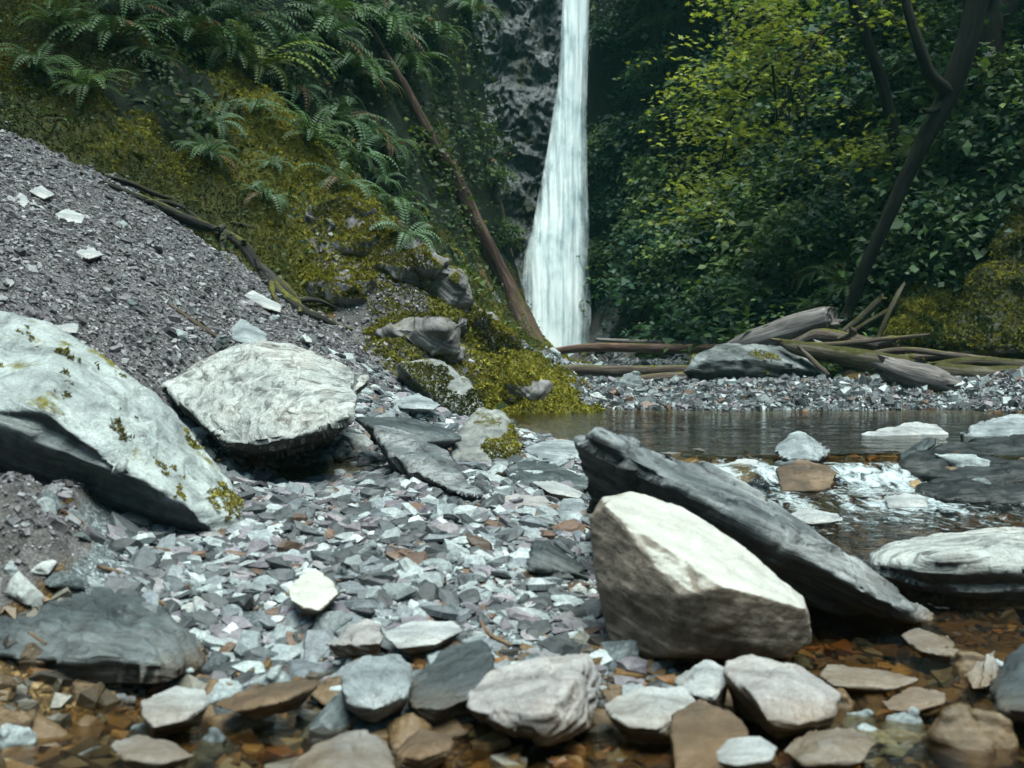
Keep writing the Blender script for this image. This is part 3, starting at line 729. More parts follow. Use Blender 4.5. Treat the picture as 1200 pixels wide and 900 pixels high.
hero('rock', 'orange and white stone low in the water, right foreground', 'rock', M_pink, [
 (1032,822,3.1),(1070,802,3.2),(1110,812,3.15),(1108,824,3.05),(1070,834,2.98),(1040,832,3.0),(1070,845,3.1)], fol=(0,-.3,.95), res=45, rnd=2, amp=.03)
hero('rock', 'dark grey rock cut off by the right edge near the bottom', 'rock', M_slate, [
 (1160,800,3.1),(1185,765,3.2),(1215,740,3.25),(1300,735,3.2),(1300,830,2.85),(1210,838,2.82),(1170,830,2.9),(1230,870,3.0),(1280,820,3.3)], fol=(-.4,-.4,.8), res=55, rnd=2, amp=.03, strata=.02)
hero('rock', 'glistening grey stone awash at the bottom right of centre', 'rock', M_grey, [
 (915,880,2.75),(945,855,2.85),(1000,850,2.85),(1030,870,2.75),(1010,893,2.65),(940,895,2.62),(975,910,2.75)], fol=(0,-.2,1), res=50, rnd=2, amp=.035, strata=.02)
# ------------------------------------------------------------------ gravel and scree chips (beyond counting)
def shard_templates(n, seed):
    r = np.random.default_rng(seed); out = []
    for _ in range(n):
        k = r.integers(5, 8)
        a = np.sort(r.uniform(0, 2 * np.pi, k) * .35 + np.linspace(0, 2 * np.pi, k, endpoint=False) * 1.0)
        rad = r.uniform(.6, 1.05, k)
        el = r.uniform(.55, .95)
        b = np.stack([np.cos(a) * rad, np.sin(a) * rad * el, np.full(k, -.5)], 1)
        t = b * [r.uniform(.72, .95), r.uniform(.72, .95), 1] + np.stack([r.uniform(-.08, .08, k), r.uniform(-.08, .08, k), 1 + r.uniform(-.25, .25, k)], 1)
        V = np.concatenate([b, t])
        F = []
        for i in range(k):
            j = (i + 1) % k
            F += [(i, j, k + j), (i, k + j, k + i)]
        for i in range(1, k - 1): F.append((k, k + i, k + i + 1))
        out.append((V, np.array(F)))
    return out
def bevel_shards(n, seed):
    r = np.random.default_rng(seed); out = []
    for _ in range(n):
        k = r.integers(5, 9)
        a = np.linspace(0, 2 * np.pi, k, endpoint=False) + r.uniform(-.3, .3, k)
        rad = r.uniform(.7, 1.05, k); el = r.uniform(.5, .95); tx, ty = r.uniform(-.35, .35, 2)
        ring = np.stack([np.cos(a) * rad, np.sin(a) * rad * el, np.zeros(k)], 1)
        b = ring * [.85, .85, 1] + [0, 0, -.5]; m = ring + np.c_[np.zeros((k, 2)), r.uniform(-.1, .25, k)]
        t = ring * [.68, .68, 1] * r.uniform(.8, 1.12, (k, 1)) + np.c_[np.zeros((k, 2)), .5 + r.uniform(-.12, .12, k) + ring[:, 0] * tx + ring[:, 1] * ty]
        V = np.concatenate([b, m, t, [t.mean(0) + [0, 0, .06]]]); F = []
        for i in range(k):
            j = (i + 1) % k
            for q in (0, k): F += [(q + i, q + j, q + k + j), (q + i, q + k + j, q + k + i)]
            F.append((2 * k + i, 2 * k + j, 3 * k))
        out.append((V, np.array(F)))
    return out
SHT = shard_templates(14, 5); SHB = bevel_shards(18, 9)

def rot_batch(nrm, yaw):
    z = norm(nrm)
    a = np.where(np.abs(z[:, :1]) > .9, np.array([[0, 1.0, 0]]), np.array([[1.0, 0, 0]]))
    x = norm(np.cross(a, z)); y = np.cross(z, x)
    c, s = np.cos(yaw)[:, None], np.sin(yaw)[:, None]
    X = x * c + y * s
    Y = -x * s + y * c
    return np.stack([X, Y, z], 2)       # columns

def scatter_mesh(name, tmpl, pos, Rm, scl, colr, mat, smooth=False, r=rng):
    """many small pieces in one mesh: tmpl list of (V,F); pos (n,3); Rm (n,3,3); scl (n,3); colr (n,3)"""
    pick = r.integers(0, len(tmpl), len(pos))
    Vs, Fs, Cs, base = [], [], [], 0
    for t, (V, F) in enumerate(tmpl):
        i = np.nonzero(pick == t)[0]
        if len(i) == 0: continue
        W = np.einsum('nij,nvj->nvi', Rm[i], V[None] * scl[i][:, None, :]) + pos[i][:, None, :]
        Vs.append(W.reshape(-1, 3))
        Fs.append((F[None] + (np.arange(len(i)) * len(V))[:, None, None] + base).reshape(-1, F.shape[1]))
        Cs.append(np.repeat(colr[i], len(V), 0))
        base += len(i) * len(V)
    return mesh_np(name, np.concatenate(Vs), np.concatenate(Fs), mat, np.concatenate(Cs), smooth)

def chip_mat(name, rough=.75, spec=.3):
    g = G(name)
    pos = g.n('ShaderNodeNewGeometry').outputs['Position']
    c = g.mix(1, g.attr('Col', 'Color'), g.ramp(g.noise(pos, 45, 6, .7), [(.3, .5), (.55, 1), (.75, 1.3)]), 'MULTIPLY')
    c = g.mix(1, c, g.ramp(g.noise(pos, 150, 4, .7), [(.3, .6), (.55, 1), (.75, 1.2)]), 'MULTIPLY')
    return g.end(g.bsdf(c, rough, g.bump(g.noise(g.mapv(pos, (1, 1, 3)), 60, 5, .7), .5, .006), spec))
M_chip = chip_mat('slate_chips', .55, .45); M_wetchip = chip_mat('wet_slate_chips', .4, .5)

def pal(n, cols, jit=.18):
    cols = np.array(cols)
    c = cols[rng.integers(0, len(cols), n)]
    return np.clip(c * (1 + rng.normal(0, jit, (n, 1))), .01, .8)

def chips(name, n, yr, xr, zk, size, cols, mat, tilt=.25, ypow=1.0, zmin=None, thick=(.22, .5), sink=.1, thr=.5, tmpl=None):
    y = yr[0] + (yr[1] - yr[0]) * rng.random(n) ** ypow
    x = xr[0](y) + (xr[1](y) - xr[0](y)) * rng.random(n)
    zz = zones(x, y)
    wgt = sum(zz[:, ZL.index(k)] for k in zk) - (.35 * zz[:, 3] if 'r' in zk else 0)
    keep = wgt + rng.normal(0, .12, n) > thr
    x, y, zz = x[keep], y[keep], zz[keep]
    z = ground(x, y, zz)
    if zmin is not None:
        k2 = zmin(x, y, z); x, y, z = x[k2], y[k2], z[k2]
    n = len(x)
    s = size[0] * np.exp(rng.normal(0, size[1], n)); s = np.clip(s, size[0] * .35, size[2])
    nr = gnormal(x, y) + rng.normal(0, tilt, (n, 3)) * [1, 1, .2]
    Rm = rot_batch(nr, rng.uniform(0, 6.28, n))
    th = rng.uniform(*thick, n)
    scl = np.stack([s * .5, s * .5, s * th], 1)
    pos = np.stack([x, y, z + s * th * (.5 - sink)], 1)
    return link(name, scatter_mesh(name, tmpl or SHT, pos, Rm, scl, pal(n, cols), mat))

GREYS = [(.13, .075, .05), (.04, .042, .045), (.065, .068, .072), (.33, .355, .36), (.42, .445, .445), (.26, .285, .295), (.20, .215, .23), (.045, .048, .052), (.055, .058, .06), (.13, .142, .155), (.07, .075, .082), (.34, .365, .37), (.19, .168, .19), (.22, .19, .20), (.15, .13, .15), (.11, .105, .112), (.09, .095, .102), (.16, .17, .185)]
PURPS = [(.30, .29, .30), (.05, .045, .05), (.175, .15, .165), (.22, .195, .21), (.12, .105, .113), (.25, .245, .25), (.12, .11, .12), (.07, .06, .06), (.15, .13, .135)]
BROWN = [(.11, .065, .026), (.16, .09, .034), (.06, .04, .02), (.24, .155, .07), (.08, .066, .048), (.16, .145, .12), (.18, .08, .024), (.05, .042, .036)]
dry = lambda x, y, z: z > W_level(x, y) - .015
def W_level(x, y):
    x = np.asarray(x, float); y = np.asarray(y, float)
    e = 6.42 + .16 * fbm(np.stack([x * 1.6, x * 0, x * 0 + 3], 1), 2, 71)
    t = np.clip((y - (e - .62)) / .95, 0, 1); t = t + .08 * np.sin(t * 2 * np.pi * 2) * (t < 1); t = t * t * (3 - 2 * t)
    low = np.interp(y, [3.2, 4.6, 6.0], [-.07, .0, .085])
    return low + (.25 - low) * t
fan = (lambda y: -.56 * y, lambda y: .56 * y)
o = chips('gravel', 84000, (3.0, 9.6), (lambda y: -.30 * y - .25, lambda y: .16 * y + .15), 'gb', (.022, .9, .17), GREYS, M_chip, tilt=.27, ypow=.8, zmin=dry, thick=(.09, .27), sink=.1, tmpl=SHB)
tag(o, 'loose blue grey slate gravel of the bar between the boulders', 'gravel', kind='stuff')
o = chips('slate_flakes', 1500, (3.0, 9.6), (lambda y: -.30 * y - .25, lambda y: .16 * y + .15), 'gb', (.085, .4, .19), [(.30, .33, .33), (.38, .41, .41), (.12, .13, .14), (.20, .21, .225), (.24, .22, .225)], M_chip, tilt=.2, ypow=.8, zmin=dry, thick=(.06, .16), sink=-.25, tmpl=SHB)
tag(o, 'broad thin slate flakes strewn over the gravel bar', 'slate flakes', kind='stuff')
o = chips('scree_gravel', 125000, (3.2, 12.2), (lambda y: -.56 * y, lambda y: .0 * y), 'sr', (.018, .7, .11), PURPS, M_chip, tilt=.25, ypow=.75, thr=.45, thick=(.12, .34))
tag(o, 'small purplish grey slate scree sliding down the left bank', 'scree', kind='stuff')
o = chips('far_gravel', 60000, (10.3, 22), (lambda y: .02 * y - .2, lambda y: .5 * y), 'gr', (.042, .55, .2), GREYS, M_chip, tilt=.35, ypow=1.6, zmin=dry)
tag(o, 'grey gravel bar on the far side of the pool', 'gravel', kind='stuff')
o = chips('stream_bed_gravel', 24000, (2.1, 10.6), fan, 'b', (.06, .6, .17), BROWN, M_wetchip, tilt=.16, ypow=.8, thick=(.12, .3))
tag(o, 'brown and amber stones covering the stream bed', 'stream bed', kind='stuff')
o = chips('right_bank_gravel', 5000, (3.4, 9), (lambda y: .3 * y, lambda y: .62 * y), 'g', (.06, .5, .2), GREYS, M_wetchip, tilt=.3, zmin=dry)
tag(o, 'dark wet gravel on the right bank of the stream', 'gravel', kind='stuff')

o = chips('scree_gravel', 26000, (1.2, 10.5), (lambda y: -1.05 * y - 1.2, lambda y: -.53 * y), 'srgb', (.035, .6, .14), PURPS + GREYS[:3], M_chip, tilt=.28, zmin=dry, thr=.4)
tag(o, 'grey scree of the left bank beyond the huge boulder', 'scree', kind='stuff')
o = chips('right_bank_gravel', 16000, (1.2, 11.5), (lambda y: .53 * y, lambda y: 1.0 * y + 1.2), 'gbs', (.05, .6, .18), GREYS, M_wetchip, tilt=.3, zmin=dry, thr=.4)
tag(o, 'wet grey gravel of the right bank beyond the white topped boulder', 'gravel', kind='stuff')

# ------------------------------------------------------------------ single stones
M_st = [rock_mat('grey_stone', (.16, .175, .18), (.27, .295, .30), (.38, .42, .42), streak=.45, fol=5, sc=5, rnd=.35, wet=False),
        rock_mat('dark_stone', (.05, .055, .06), (.10, .115, .12), (.19, .21, .215), streak=.5, fol=5, sc=5, rnd=.35, wet=False),
        rock_mat('pale_stone', (.30, .31, .30), (.42, .43, .42), (.55, .55, .53), streak=.35, fol=4, sc=5, rnd=.2, rust=.2, wet=False),
        rock_mat('brown_stone', (.065, .042, .024), (.13, .084, .046), (.23, .165, .11), streak=.35, fol=4, sc=5, rnd=.4, rough=.35, spec=.5)]
STONE = {}
def stone_proto(mi, vi):
    if (mi, vi) not in STONE:
        r = np.random.default_rng(100 + vi)
        n = 14
        p = r.normal(0, 1, (n, 3)); p = norm(p) * r.uniform(.8, 1.05, (n, 1)) * [.5, .38, .17 + .10 * (vi % 3)]
        V, F = rock_mesh(p, 24, rnd=1 + vi % 2, amp=.03, strata=.03, sfreq=4, seed=vi)
        STONE[(mi, vi)] = mesh_np('stone', V, F, M_st[mi], smooth=True)
    return STONE[(mi, vi)]
KIND = ['grey slate stone', 'dark slate stone', 'pale stone', 'brown stone']
def stones(n, box, zk, size, mats, place, group, zmin=None, tilt=.22, avoid=True):
    k = 0; guard = 0
    while k < n and guard < n * 30:
        guard += 1
        px, py = random.uniform(box[0], box[2]), random.uniform(box[1], box[3])
        h = hit(px, py)
        if h is None: continue
        zz = zones(h[:1], h[1:2])[0]
        if sum(zz[ZL.index(q)] for q in zk) < .45: continue
        if zmin and h[2] < W_level([h[0]], [h[1]])[0] - .01: continue
        s = size[0] * math.exp(random.gauss(0, .3)); s = min(s, size[1])
        mi = random.choice(mats); vi = random.randrange(7)
        o = link('stone', stone_proto(mi, vi))
        nr = gnormal(h[:1], h[1:2])[0] + np.array([random.gauss(0, tilt), random.gauss(0, tilt), 0])
        M = rot_batch(np.array([nr]), np.array([random.uniform(0, 6.28)]))[0]
        mw = Matrix(M.tolist()).to_4x4() @ Matrix.Scale(s, 4); mw.translation = h + np.array([0, 0, s * .06])
        o.matrix_world = mw
        tag(o, 'small ' + KIND[mi] + ' ' + place, 'stone', group, 'thing')
        k += 1
stones(60, (270, 560, 700, 760), 'g', (.11, .2), [0, 0, 0, 1, 2], 'lying loose on the gravel bar', 'loose stones on the gravel bar', True)
stones(40, (150, 690, 1000, 800), 'gb', (.12, .22), [0, 0, 1, 2], 'along the foreground water edge', 'stones along the foreground water edge', False)
stones(28, (380, 450, 690, 570), 'gr', (.17, .3), [0, 1, 1, 0, 2], 'among the slabs above the gravel bar', 'stones among the slabs above the bar')
stones(110, (0, 775, 1200, 900), 'b', (.19, .36), [3, 3, 3, 0, 1], 'in the shallow foreground water', 'stones in the shallow foreground water')
stones(16, (0, 590, 260, 700), 'grsb', (.10, .17), [0, 1, 2], 'under the huge left boulder', 'stones under the huge left boulder')
stones(8, (690, 450, 1200, 484), 'g', (.22, .4), [0, 0, 1, 2], 'on the far gravel bar', 'stones on the far gravel bar', True)
stones(14, (0, 200, 440, 440), 's', (.16, .3), [0, 0, 2, 1], 'lying on the scree slope', 'stones lying on the scree')
stones(18, (960, 690, 1200, 830), 'bg', (.15, .25), [0, 1, 1, 3], 'in the dark water at right', 'stones in the dark water at right')
stones(26, (820, 528, 1200, 610), 'bg', (.25, .5), [1, 1, 1, 0, 3], 'in and below the cascade', 'stones of the cascade')
stones(8, (640, 400, 840, 460), 'gr', (.35, .6), [0, 1, 1, 0, 2], 'between the logs and the waterfall', 'stones between the logs and the fall')

# ------------------------------------------------------------------ water
wy = np.concatenate([np.linspace(.6, 5.2, 200, endpoint=False), np.linspace(5.2, 7.0, 190, endpoint=False), np.linspace(7.0, 11.4, 110)])
wx = np.linspace(-3.2, 5.6, 380)
WX, WY = np.meshgrid(wx, wy); wxv, wyv = WX.ravel(), WY.ravel()
lev = W_level(wxv, wyv)
p = np.stack([wxv, wyv, wxv * 0], 1)
turb = np.exp(-((wyv - 6.1) / .55) ** 2)
foam = np.clip(np.exp(-((wyv - 6.35) / .25) ** 2) * 1.0 + .85 * np.exp(-((wyv - 5.85) / .25) ** 2) + .35 * np.exp(-((wyv - 5.3) / .35) ** 2) * (wxv > 1.2), 0, 1)
chute = sum(a * np.exp(-((wxv - c - .10 * (6.4 - wyv)) / w) ** 2) for c, w, a in ((1.2, .10, .8), (1.47, .07, 1), (1.75, .05, .6), (1.98, .13, 1), (2.25, .10, 1), (2.75, .08, .6), (3.1, .10, .6)))
foam = foam * np.where(wyv > 6.1, np.clip(chute + .3, .0, 1), np.clip(.45 + .7 * chute, 0, 1))
foam = np.maximum(foam, .5 * np.exp(-((wyv - 5.55) / .35) ** 2) * (wxv > 1.3) * np.clip(.6 + fbm(p * [1.2, 2.5, 1], 3, 85) * 1.6, 0, 1))
foam = foam * np.clip((wxv - .85) / .25, 0, 1)
lev = lev + turb * (.013 * fbm(p * [6, 4, 1], 3, 80)) + .0025 * fbm(p * [3, 6, 1], 3, 82)
idx = np.arange(len(wxv)).reshape(WX.shape)
F = np.stack([idx[:-1, :-1], idx[:-1, 1:], idx[1:, 1:], idx[1:, :-1]], -1).reshape(-1, 4)
g = G('stream_water')
pos = g.n('ShaderNodeNewGeometry').outputs['Position']
n1 = g.noise(g.mapv(pos, (1, 1.6, 1)), 5.5, 5, .6, .4); n2 = g.noise(g.mapv(pos, (1, 1.8, 1)), 26, 4, .6)
nb = g.bump(g.math('ADD', n1, g.math('MULTIPLY', n2, .35)), .28, .06)
fr = g.n('ShaderNodeFresnel'); g.set(fr, 'IOR', 1.33); g.set(fr, 'Normal', nb)
tr = g.n('ShaderNodeBsdfTransparent'); g.set(tr, 'Color', g.ramp(g.math('MULTIPLY', g.attr('deep'), 4.0), [(0, (.85, .76, .6)), (.4, (.6, .5, .34)), (1, (.15, .15, .085))]))
gl = g.n('ShaderNodeBsdfGlossy'); g.set(gl, 'Color', .95); g.set(gl, 'Roughness', .04); g.set(gl, 'Normal', nb)
mx = g.n('ShaderNodeMixShader'); g.set(mx, 0, g.math('MULTIPLY', fr.outputs[0], 1.15, True)); g.t.links.new(tr.outputs[0], mx.inputs[1]); g.t.links.new(gl.outputs[0], mx.inputs[2])
fo = g.noise(g.mapv(pos, (1.5, 1.2, 1.2)), 9, 8, .72, .8)
ff = g.math('ADD', g.math('MULTIPLY', g.attr('foam'), .68), g.math('MULTIPLY', g.math('SUBTRACT', fo, .5), 2.4))
ff = g.ramp(ff, [(.34, 0), (.78, .85)])
wb = g.bsdf((.60, .67, .70), .35, g.bump(fo, .8, .04), .5)
mx2 = g.n('ShaderNodeMixShader'); g.set(mx2, 0, ff); g.t.links.new(mx.outputs[0], mx2.inputs[1]); g.t.links.new(wb, mx2.inputs[2])
water_mat = g.end(mx2.outputs[0])
o = link('stream_water', mesh_np('stream_water', np.stack([wxv, wyv, lev], 1), F, water_mat, smooth=True, attrs={'foam': foam, 'deep': np.clip(lev - ground(wxv, wyv), 0, 1)}))
tag(o, 'clear amber stream water with a dark pool and small foaming cascade', 'water', kind='structure')

# ------------------------------------------------------------------ the waterfall
prof = [(-260, 661, 689), (-60, 658, 691), (0, 659, 690), (50, 657, 689), (100, 654, 687), (150, 646, 686), (200, 638, 686), (250, 628, 687), (300, 616, 688), (350, 611, 688), (400, 608, 688), (432, 606, 690)]
pa = np.array(prof, float)
nr_, nc_ = 260, 60
pyv = np.linspace(-260, 432, nr_)
Vs, Fs, b0 = [], [], 0
FALL_D = 23.6
for layer in range(3):
    l = np.interp(pyv, pa[:, 0], pa[:, 1]); r_ = np.interp(pyv, pa[:, 0], pa[:, 2])
    grid = []
    for j in range(nc_):
        s = j / (nc_ - 1)
        q = np.array([P(lx + (rx - lx) * s, y, FALL_D) for lx, rx, y in zip(l, r_, pyv)])
        grid.append(q)
    g3 = np.stack(grid, 1)
    s = np.linspace(0, 1, nc_)[None, :]
    z = g3[..., 2]
    wdt = (g3[:, -1, 0] - g3[:, 0, 0])[:, None]
    pp = np.stack([g3[..., 0].ravel() * 9, layer * 5 + 0 * z.ravel(), z.ravel() * .5], 1)
    bulge = .45 * np.sqrt(np.clip(1 - (2 * s - 1) ** 2, 0, 1)) * wdt * .5
    fall_t = np.clip((8.5 - z) / 9, 0, 1)
    g3[..., 1] = FALL_D - layer * .16 - bulge - .5 * fall_t ** 2 + (.10 * fbm(pp, 4, 60 + layer)).reshape(z.shape) * (.5 + fall_t)
    g3[..., 0] += (s - .5) * [0, .10, -.16][layer] * fall_t + (.05 * fbm(np.stack([s.ravel().repeat(1)[:1].repeat(z.size) * 0, pp[:, 1], z.ravel() * 1.4], 1), 3, 64 + layer)).reshape(z.shape) * fall_t
    idx = np.arange(nr_ * nc_).reshape(nr_, nc_) + b0
    Fs.append(np.stack([idx[:-1, :-1], idx[1:, :-1], idx[1:, 1:], idx[:-1, 1:]], -1).reshape(-1, 4))
    Vs.append(g3.reshape(-1, 3)); b0 += nr_ * nc_
    if layer == 0: fattr = []
    fattr.append(np.broadcast_to(np.minimum(s, 1 - s) * 2, z.shape).ravel())
g = G('falling_water'); pos = g.n('ShaderNodeNewGeometry').outputs['Position']
wob = g.n('ShaderNodeVectorMath', operation='ADD'); g.set(wob, 0, g.mapv(pos, (4, 1.2, .6)))
g.t.links.new(g.noise(pos, .8, 3), wob.inputs[1])
s1 = g.noise(wob.outputs[0], 1.5, 8, .66, .2); s2 = g.noise(g.mapv(pos, (10, 2, 1.0)), 1.5, 6, .65)
br = g.noise(g.mapv(pos, (2.6, 1, 1.5)), .9, 6, .65, .4)
a = g.math('ADD', g.math('MULTIPLY', s1, .7), g.math('MULTIPLY', s2, .3))
a = g.math('ADD', a, g.math('MULTIPLY', g.math('SUBTRACT', br, .45), .6))
edge = g.ramp(g.attr('edge'), [(0.0, -.15), (.75, 1)])
a2 = g.math('MULTIPLY', g.math('ADD', g.math('MULTIPLY', edge, .55), g.math('SUBTRACT', a, .36)), 1.7, True)
al = g.ramp(a2, [(.10, 0), (.62, .96)])
colr = g.ramp(br, [(.32, (.34, .43, .46)), (.48, (.58, .66, .68)), (.62, (.74, .79, .80))])
pb = g.n('ShaderNodeBsdfPrincipled'); g.set(pb, 'Base Color', colr); g.set(pb, 'Roughness', .55)
up = g.n('ShaderNodeVectorMath', operation='MULTIPLY_ADD'); g.t.links.new(g.n('ShaderNodeNewGeometry').outputs['Normal'], up.inputs[0]); up.inputs[1].default_value = (.75, .75, .75); up.inputs[2].default_value = (0, 0, .5)
un = g.n('ShaderNodeVectorMath', operation='NORMALIZE'); g.t.links.new(up.outputs[0], un.inputs[0])   # normals tipped up to brighten the fall, like spray facing up
g.set(pb, 'Normal', g.bump(a, .25, .12, un.outputs[0]))
tl = g.n('ShaderNodeBsdfTranslucent'); g.set(tl, 'Color', (.75, .85, .88))
m0 = g.n('ShaderNodeMixShader'); g.set(m0, 0, .15); g.t.links.new(pb.outputs[0], m0.inputs[1]); g.t.links.new(tl.outputs[0], m0.inputs[2])
tr = g.n('ShaderNodeBsdfTransparent')
mx = g.n('ShaderNodeMixShader'); g.set(mx, 0, al); g.t.links.new(tr.outputs[0], mx.inputs[1]); g.t.links.new(m0.outputs[0], mx.inputs[2])
o = link('waterfall', mesh_np('waterfall', np.concatenate(Vs), np.concatenate(Fs), g.end(mx.outputs[0]), smooth=True, attrs={'edge': np.concatenate(fattr)}))
tag(o, 'tall narrow white waterfall dropping down the wet cliff', 'waterfall', kind='structure')
# ------------------------------------------------------------------ leaf pieces
def leaf_mat(name, transl=.3, rough=.55, spec=.3):
    g = G(name)
    c = g.attr('Col', 'Color')
    pos = g.n('ShaderNodeNewGeometry').outputs['Position']
    c = g.mix(1, c, g.ramp(g.noise(pos, 30, 3), [(.3, .75), (.7, 1.2)]), 'MULTIPLY')
    a = g.bsdf(c, rough, None, spec)
    t = g.n('ShaderNodeBsdfTranslucent')
    g.set(t, 'Color', g.mix(1, c, (1.25, 1.3, .6), 'MULTIPLY'))
    m = g.n('ShaderNodeMixShader'); g.set(m, 0, transl)
    g.t.links.new(a, m.inputs[1]); g.t.links.new(t.outputs[0], m.inputs[2])
    return g.end(m.outputs[0])
M_leaf = leaf_mat('green_leaves'); M_fern = leaf_mat('fern_fronds', .25, .5, .3); M_mossleaf = leaf_mat('moss_tufts', .15, .8, .1)
M_maple = leaf_mat('maple_leaves', .42); M_cedar = leaf_mat('cedar_sprays', .15, .55, .35)

T_DIAMOND = [(np.array([(0, 0, 0), (-.32, .5, .05), (.32, .5, .05), (0, 1.0, -.08)]), np.array([(0, 2, 1), (1, 2, 3)])),
             (np.array([(0, 0, 0), (-.25, .42, .08), (.30, .5, .0), (.05, .95, -.15)]), np.array([(0, 2, 1), (1, 2, 3)])),
             (np.array([(0, 0, 0), (-.4, .45, .0), (.38, .42, .06), (0, .85, .04)]), np.array([(0, 2, 1), (1, 2, 3)]))]
def maple_leaf():
    a = np.radians([-150, -100, -75, -50, -22, 0, 22, 50, 75, 100, 150]); r = np.array([.35, .75, .4, .95, .5, 1.15, .5, .95, .4, .75, .35]) * .55
    V = np.concatenate([[(0, .3, .0)], np.stack([np.sin(a) * r, .3 + np.cos(a) * r, -.06 * r ** 2 - .04 * np.abs(np.sin(a))], 1)])
    return V, np.array([(0, i + 1, i) for i in range(1, len(a))])
T_MAPLE = [maple_leaf()]
T_TUFT = []
for s in range(4):
    r = np.random.default_rng(s + 40); V = []; F = []
    for k in range(5):
        d = norm(r.normal(0, 1, 3) + [0, 0, .9]); e = norm(np.cross(d, r.normal(0, 1, 3)))
        b = r.normal(0, .25, 3) * [1, 1, .2]; n0 = len(V)
        V += [b - e * .18, b + e * .18, b + d * r.uniform(.5, .9)]; F.append((n0, n0 + 1, n0 + 2))
    T_TUFT.append((np.array(V), np.array(F)))

def col_var(n, base, jit=.25, mixto=None, f=None):
    c = np.array(base)[None] * np.exp(rng.normal(0, jit, (n, 1)))
    if mixto is not None:
        c = c * (1 - f[:, None]) + np.array(mixto)[None] * np.exp(rng.normal(0, jit, (n, 1))) * f[:, None]
    return np.clip(c, .003, .7)

def cover(n, yr, xr, zk, thr=.5, ypow=1.0, ks=.17):
    y = yr[0] + (yr[1] - yr[0]) * rng.random(n) ** ypow
    x = xr[0](y) + (xr[1](y) - xr[0](y)) * rng.random(n)
    zz = zones(x, y)
    k = sum(zz[:, ZL.index(q)] for q in zk) + rng.normal(0, .1, n) > thr
    x, y, zz = x[k], y[k], zz[k]
    nr = gnormal(x, y)
    # steep ground needs more: keep by slope
    k = rng.random(len(x)) < np.clip(ks / np.maximum(nr[:, 2], .05), 0, 1)
    x, y, zz, nr = x[k], y[k], zz[k], nr[k]
    return np.stack([x, y, ground(x, y, zz)], 1), nr, zz

# --- moss carpet on the left bank
p, nr, zz = cover(820000, (9.0, 22), (lambda y: -.66 * y, lambda y: .09 * y), 'mr', .42, 1.5, .30)
pn = fbm(p * 1.1, 4, 90); pf = fbm(p * 4, 3, 91)
keep = ((zz[:, 4] + .4 * zz[:, 3] > .4) & (ridge_w(p[:, 0], p[:, 1]) > .35) & (pf > -.45)) | (zz[:, 4] > .45) | (pn + pf * .9 > -.12)
p, nr, pn, pf = p[keep], nr[keep], pn[keep], pf[keep]
n = len(p)
f = np.clip(.32 + 1.5 * pn + .7 * pf + .75 * ridge_w(p[:, 0], p[:, 1]), 0, 1)
c = col_var(n, (.022, .028, .008), .3, (.22, .195, .03), f)
sz = .026 * np.exp(rng.normal(0, .35, n)) * (.7 + .5 * f)
o = link('moss', scatter_mesh('moss', T_TUFT, p + nr * (sz[:, None] * .2), rot_batch(nr + rng.normal(0, .3, (n, 3)), rng.uniform(0, 6.3, n)), np.stack([sz] * 3, 1), c, M_mossleaf))
tag(o, 'yellow green moss carpeting the left bank', 'moss', kind='stuff')

# --- small herbs and creeping leaves over the left bank
p, nr, zz = cover(380000, (9.5, 25), (lambda y: -.66 * y, lambda y: .02 * y + .1), 'mv', .5, 1.0)
cl = fbm(p * 1.3, 4, 95)
k = (rng.random(len(p)) < np.clip(.45 + 1.1 * cl, .04, 1) * (.6 + .4 * zz[:, 5])); p, nr, cl, zz = p[k], nr[k], cl[k], zz[k]; n = len(p)
h = np.clip(.03 + (.10 + .25 * zz[:, 5]) * rng.random(n) * np.clip(.5 + cl * 1.6, .1, 1.4), .02, .6)
c = col_var(n, (.016, .032, .010), .4, (.06, .085, .018), np.clip(.35 + fbm(p * .7, 3, 97) * 1.6, 0, 1))
br = rng.random(n) < .012; c[br] = col_var(int(br.sum()), (.16, .09, .045), .3)
sz = .085 * np.exp(rng.normal(0, .4, n)) * (.5 + .5 * zz[:, 5])
o = link('undergrowth', scatter_mesh('undergrowth', T_DIAMOND, p + nr * h[:, None], rot_batch(nr * .6 + rng.normal(0, .55, (n, 3)) + [0, 0, .4], rng.uniform(0, 6.3, n)), np.stack([sz * .8, sz, sz], 1), c, M_leaf))
tag(o, 'dark green herbs and creepers covering the left slope', 'undergrowth', kind='stuff')

# --- dense leaves over the right slope
p, nr, zz = cover(580000, (14.0, 25), (lambda y: .075 * y + .2, lambda y: .66 * y), 'v', .45, 1.0)
cl = fbm(p * .85, 4, 101); c2 = fbm(p * 2.6, 3, 102)
k = rng.random(len(p)) < np.clip(.50 + 1.5 * cl + .8 * c2, .05, 1); p, nr, cl, c2 = p[k], nr[k], cl[k], c2[k]; n = len(p)
h = np.clip(.1 + 1.0 * np.clip(cl + .5 * c2 + .25, 0, 1) * rng.random(n) ** .6 + .06 * rng.random(n), 0, 1.2)
lite = np.clip(.25 + fbm(p * .6, 3, 103) * 1.8, 0, 1)
c = col_var(n, (.014, .042, .025), .45, (.068, .108, .032), lite)
sz = .115 * np.exp(rng.normal(0, .35, n))
o = link('undergrowth', scatter_mesh('undergrowth', T_DIAMOND, p + nr * h[:, None] + rng.normal(0, .04, (n, 3)), rot_batch(nr * .5 + rng.normal(0, .4, (n, 3)) + [0, 0, .7], rng.uniform(0, 6.3, n)), np.stack([sz * .85, sz, sz], 1), c, M_leaf))
tag(o, 'dense leafy thicket covering the slope right of the waterfall', 'undergrowth', kind='stuff')

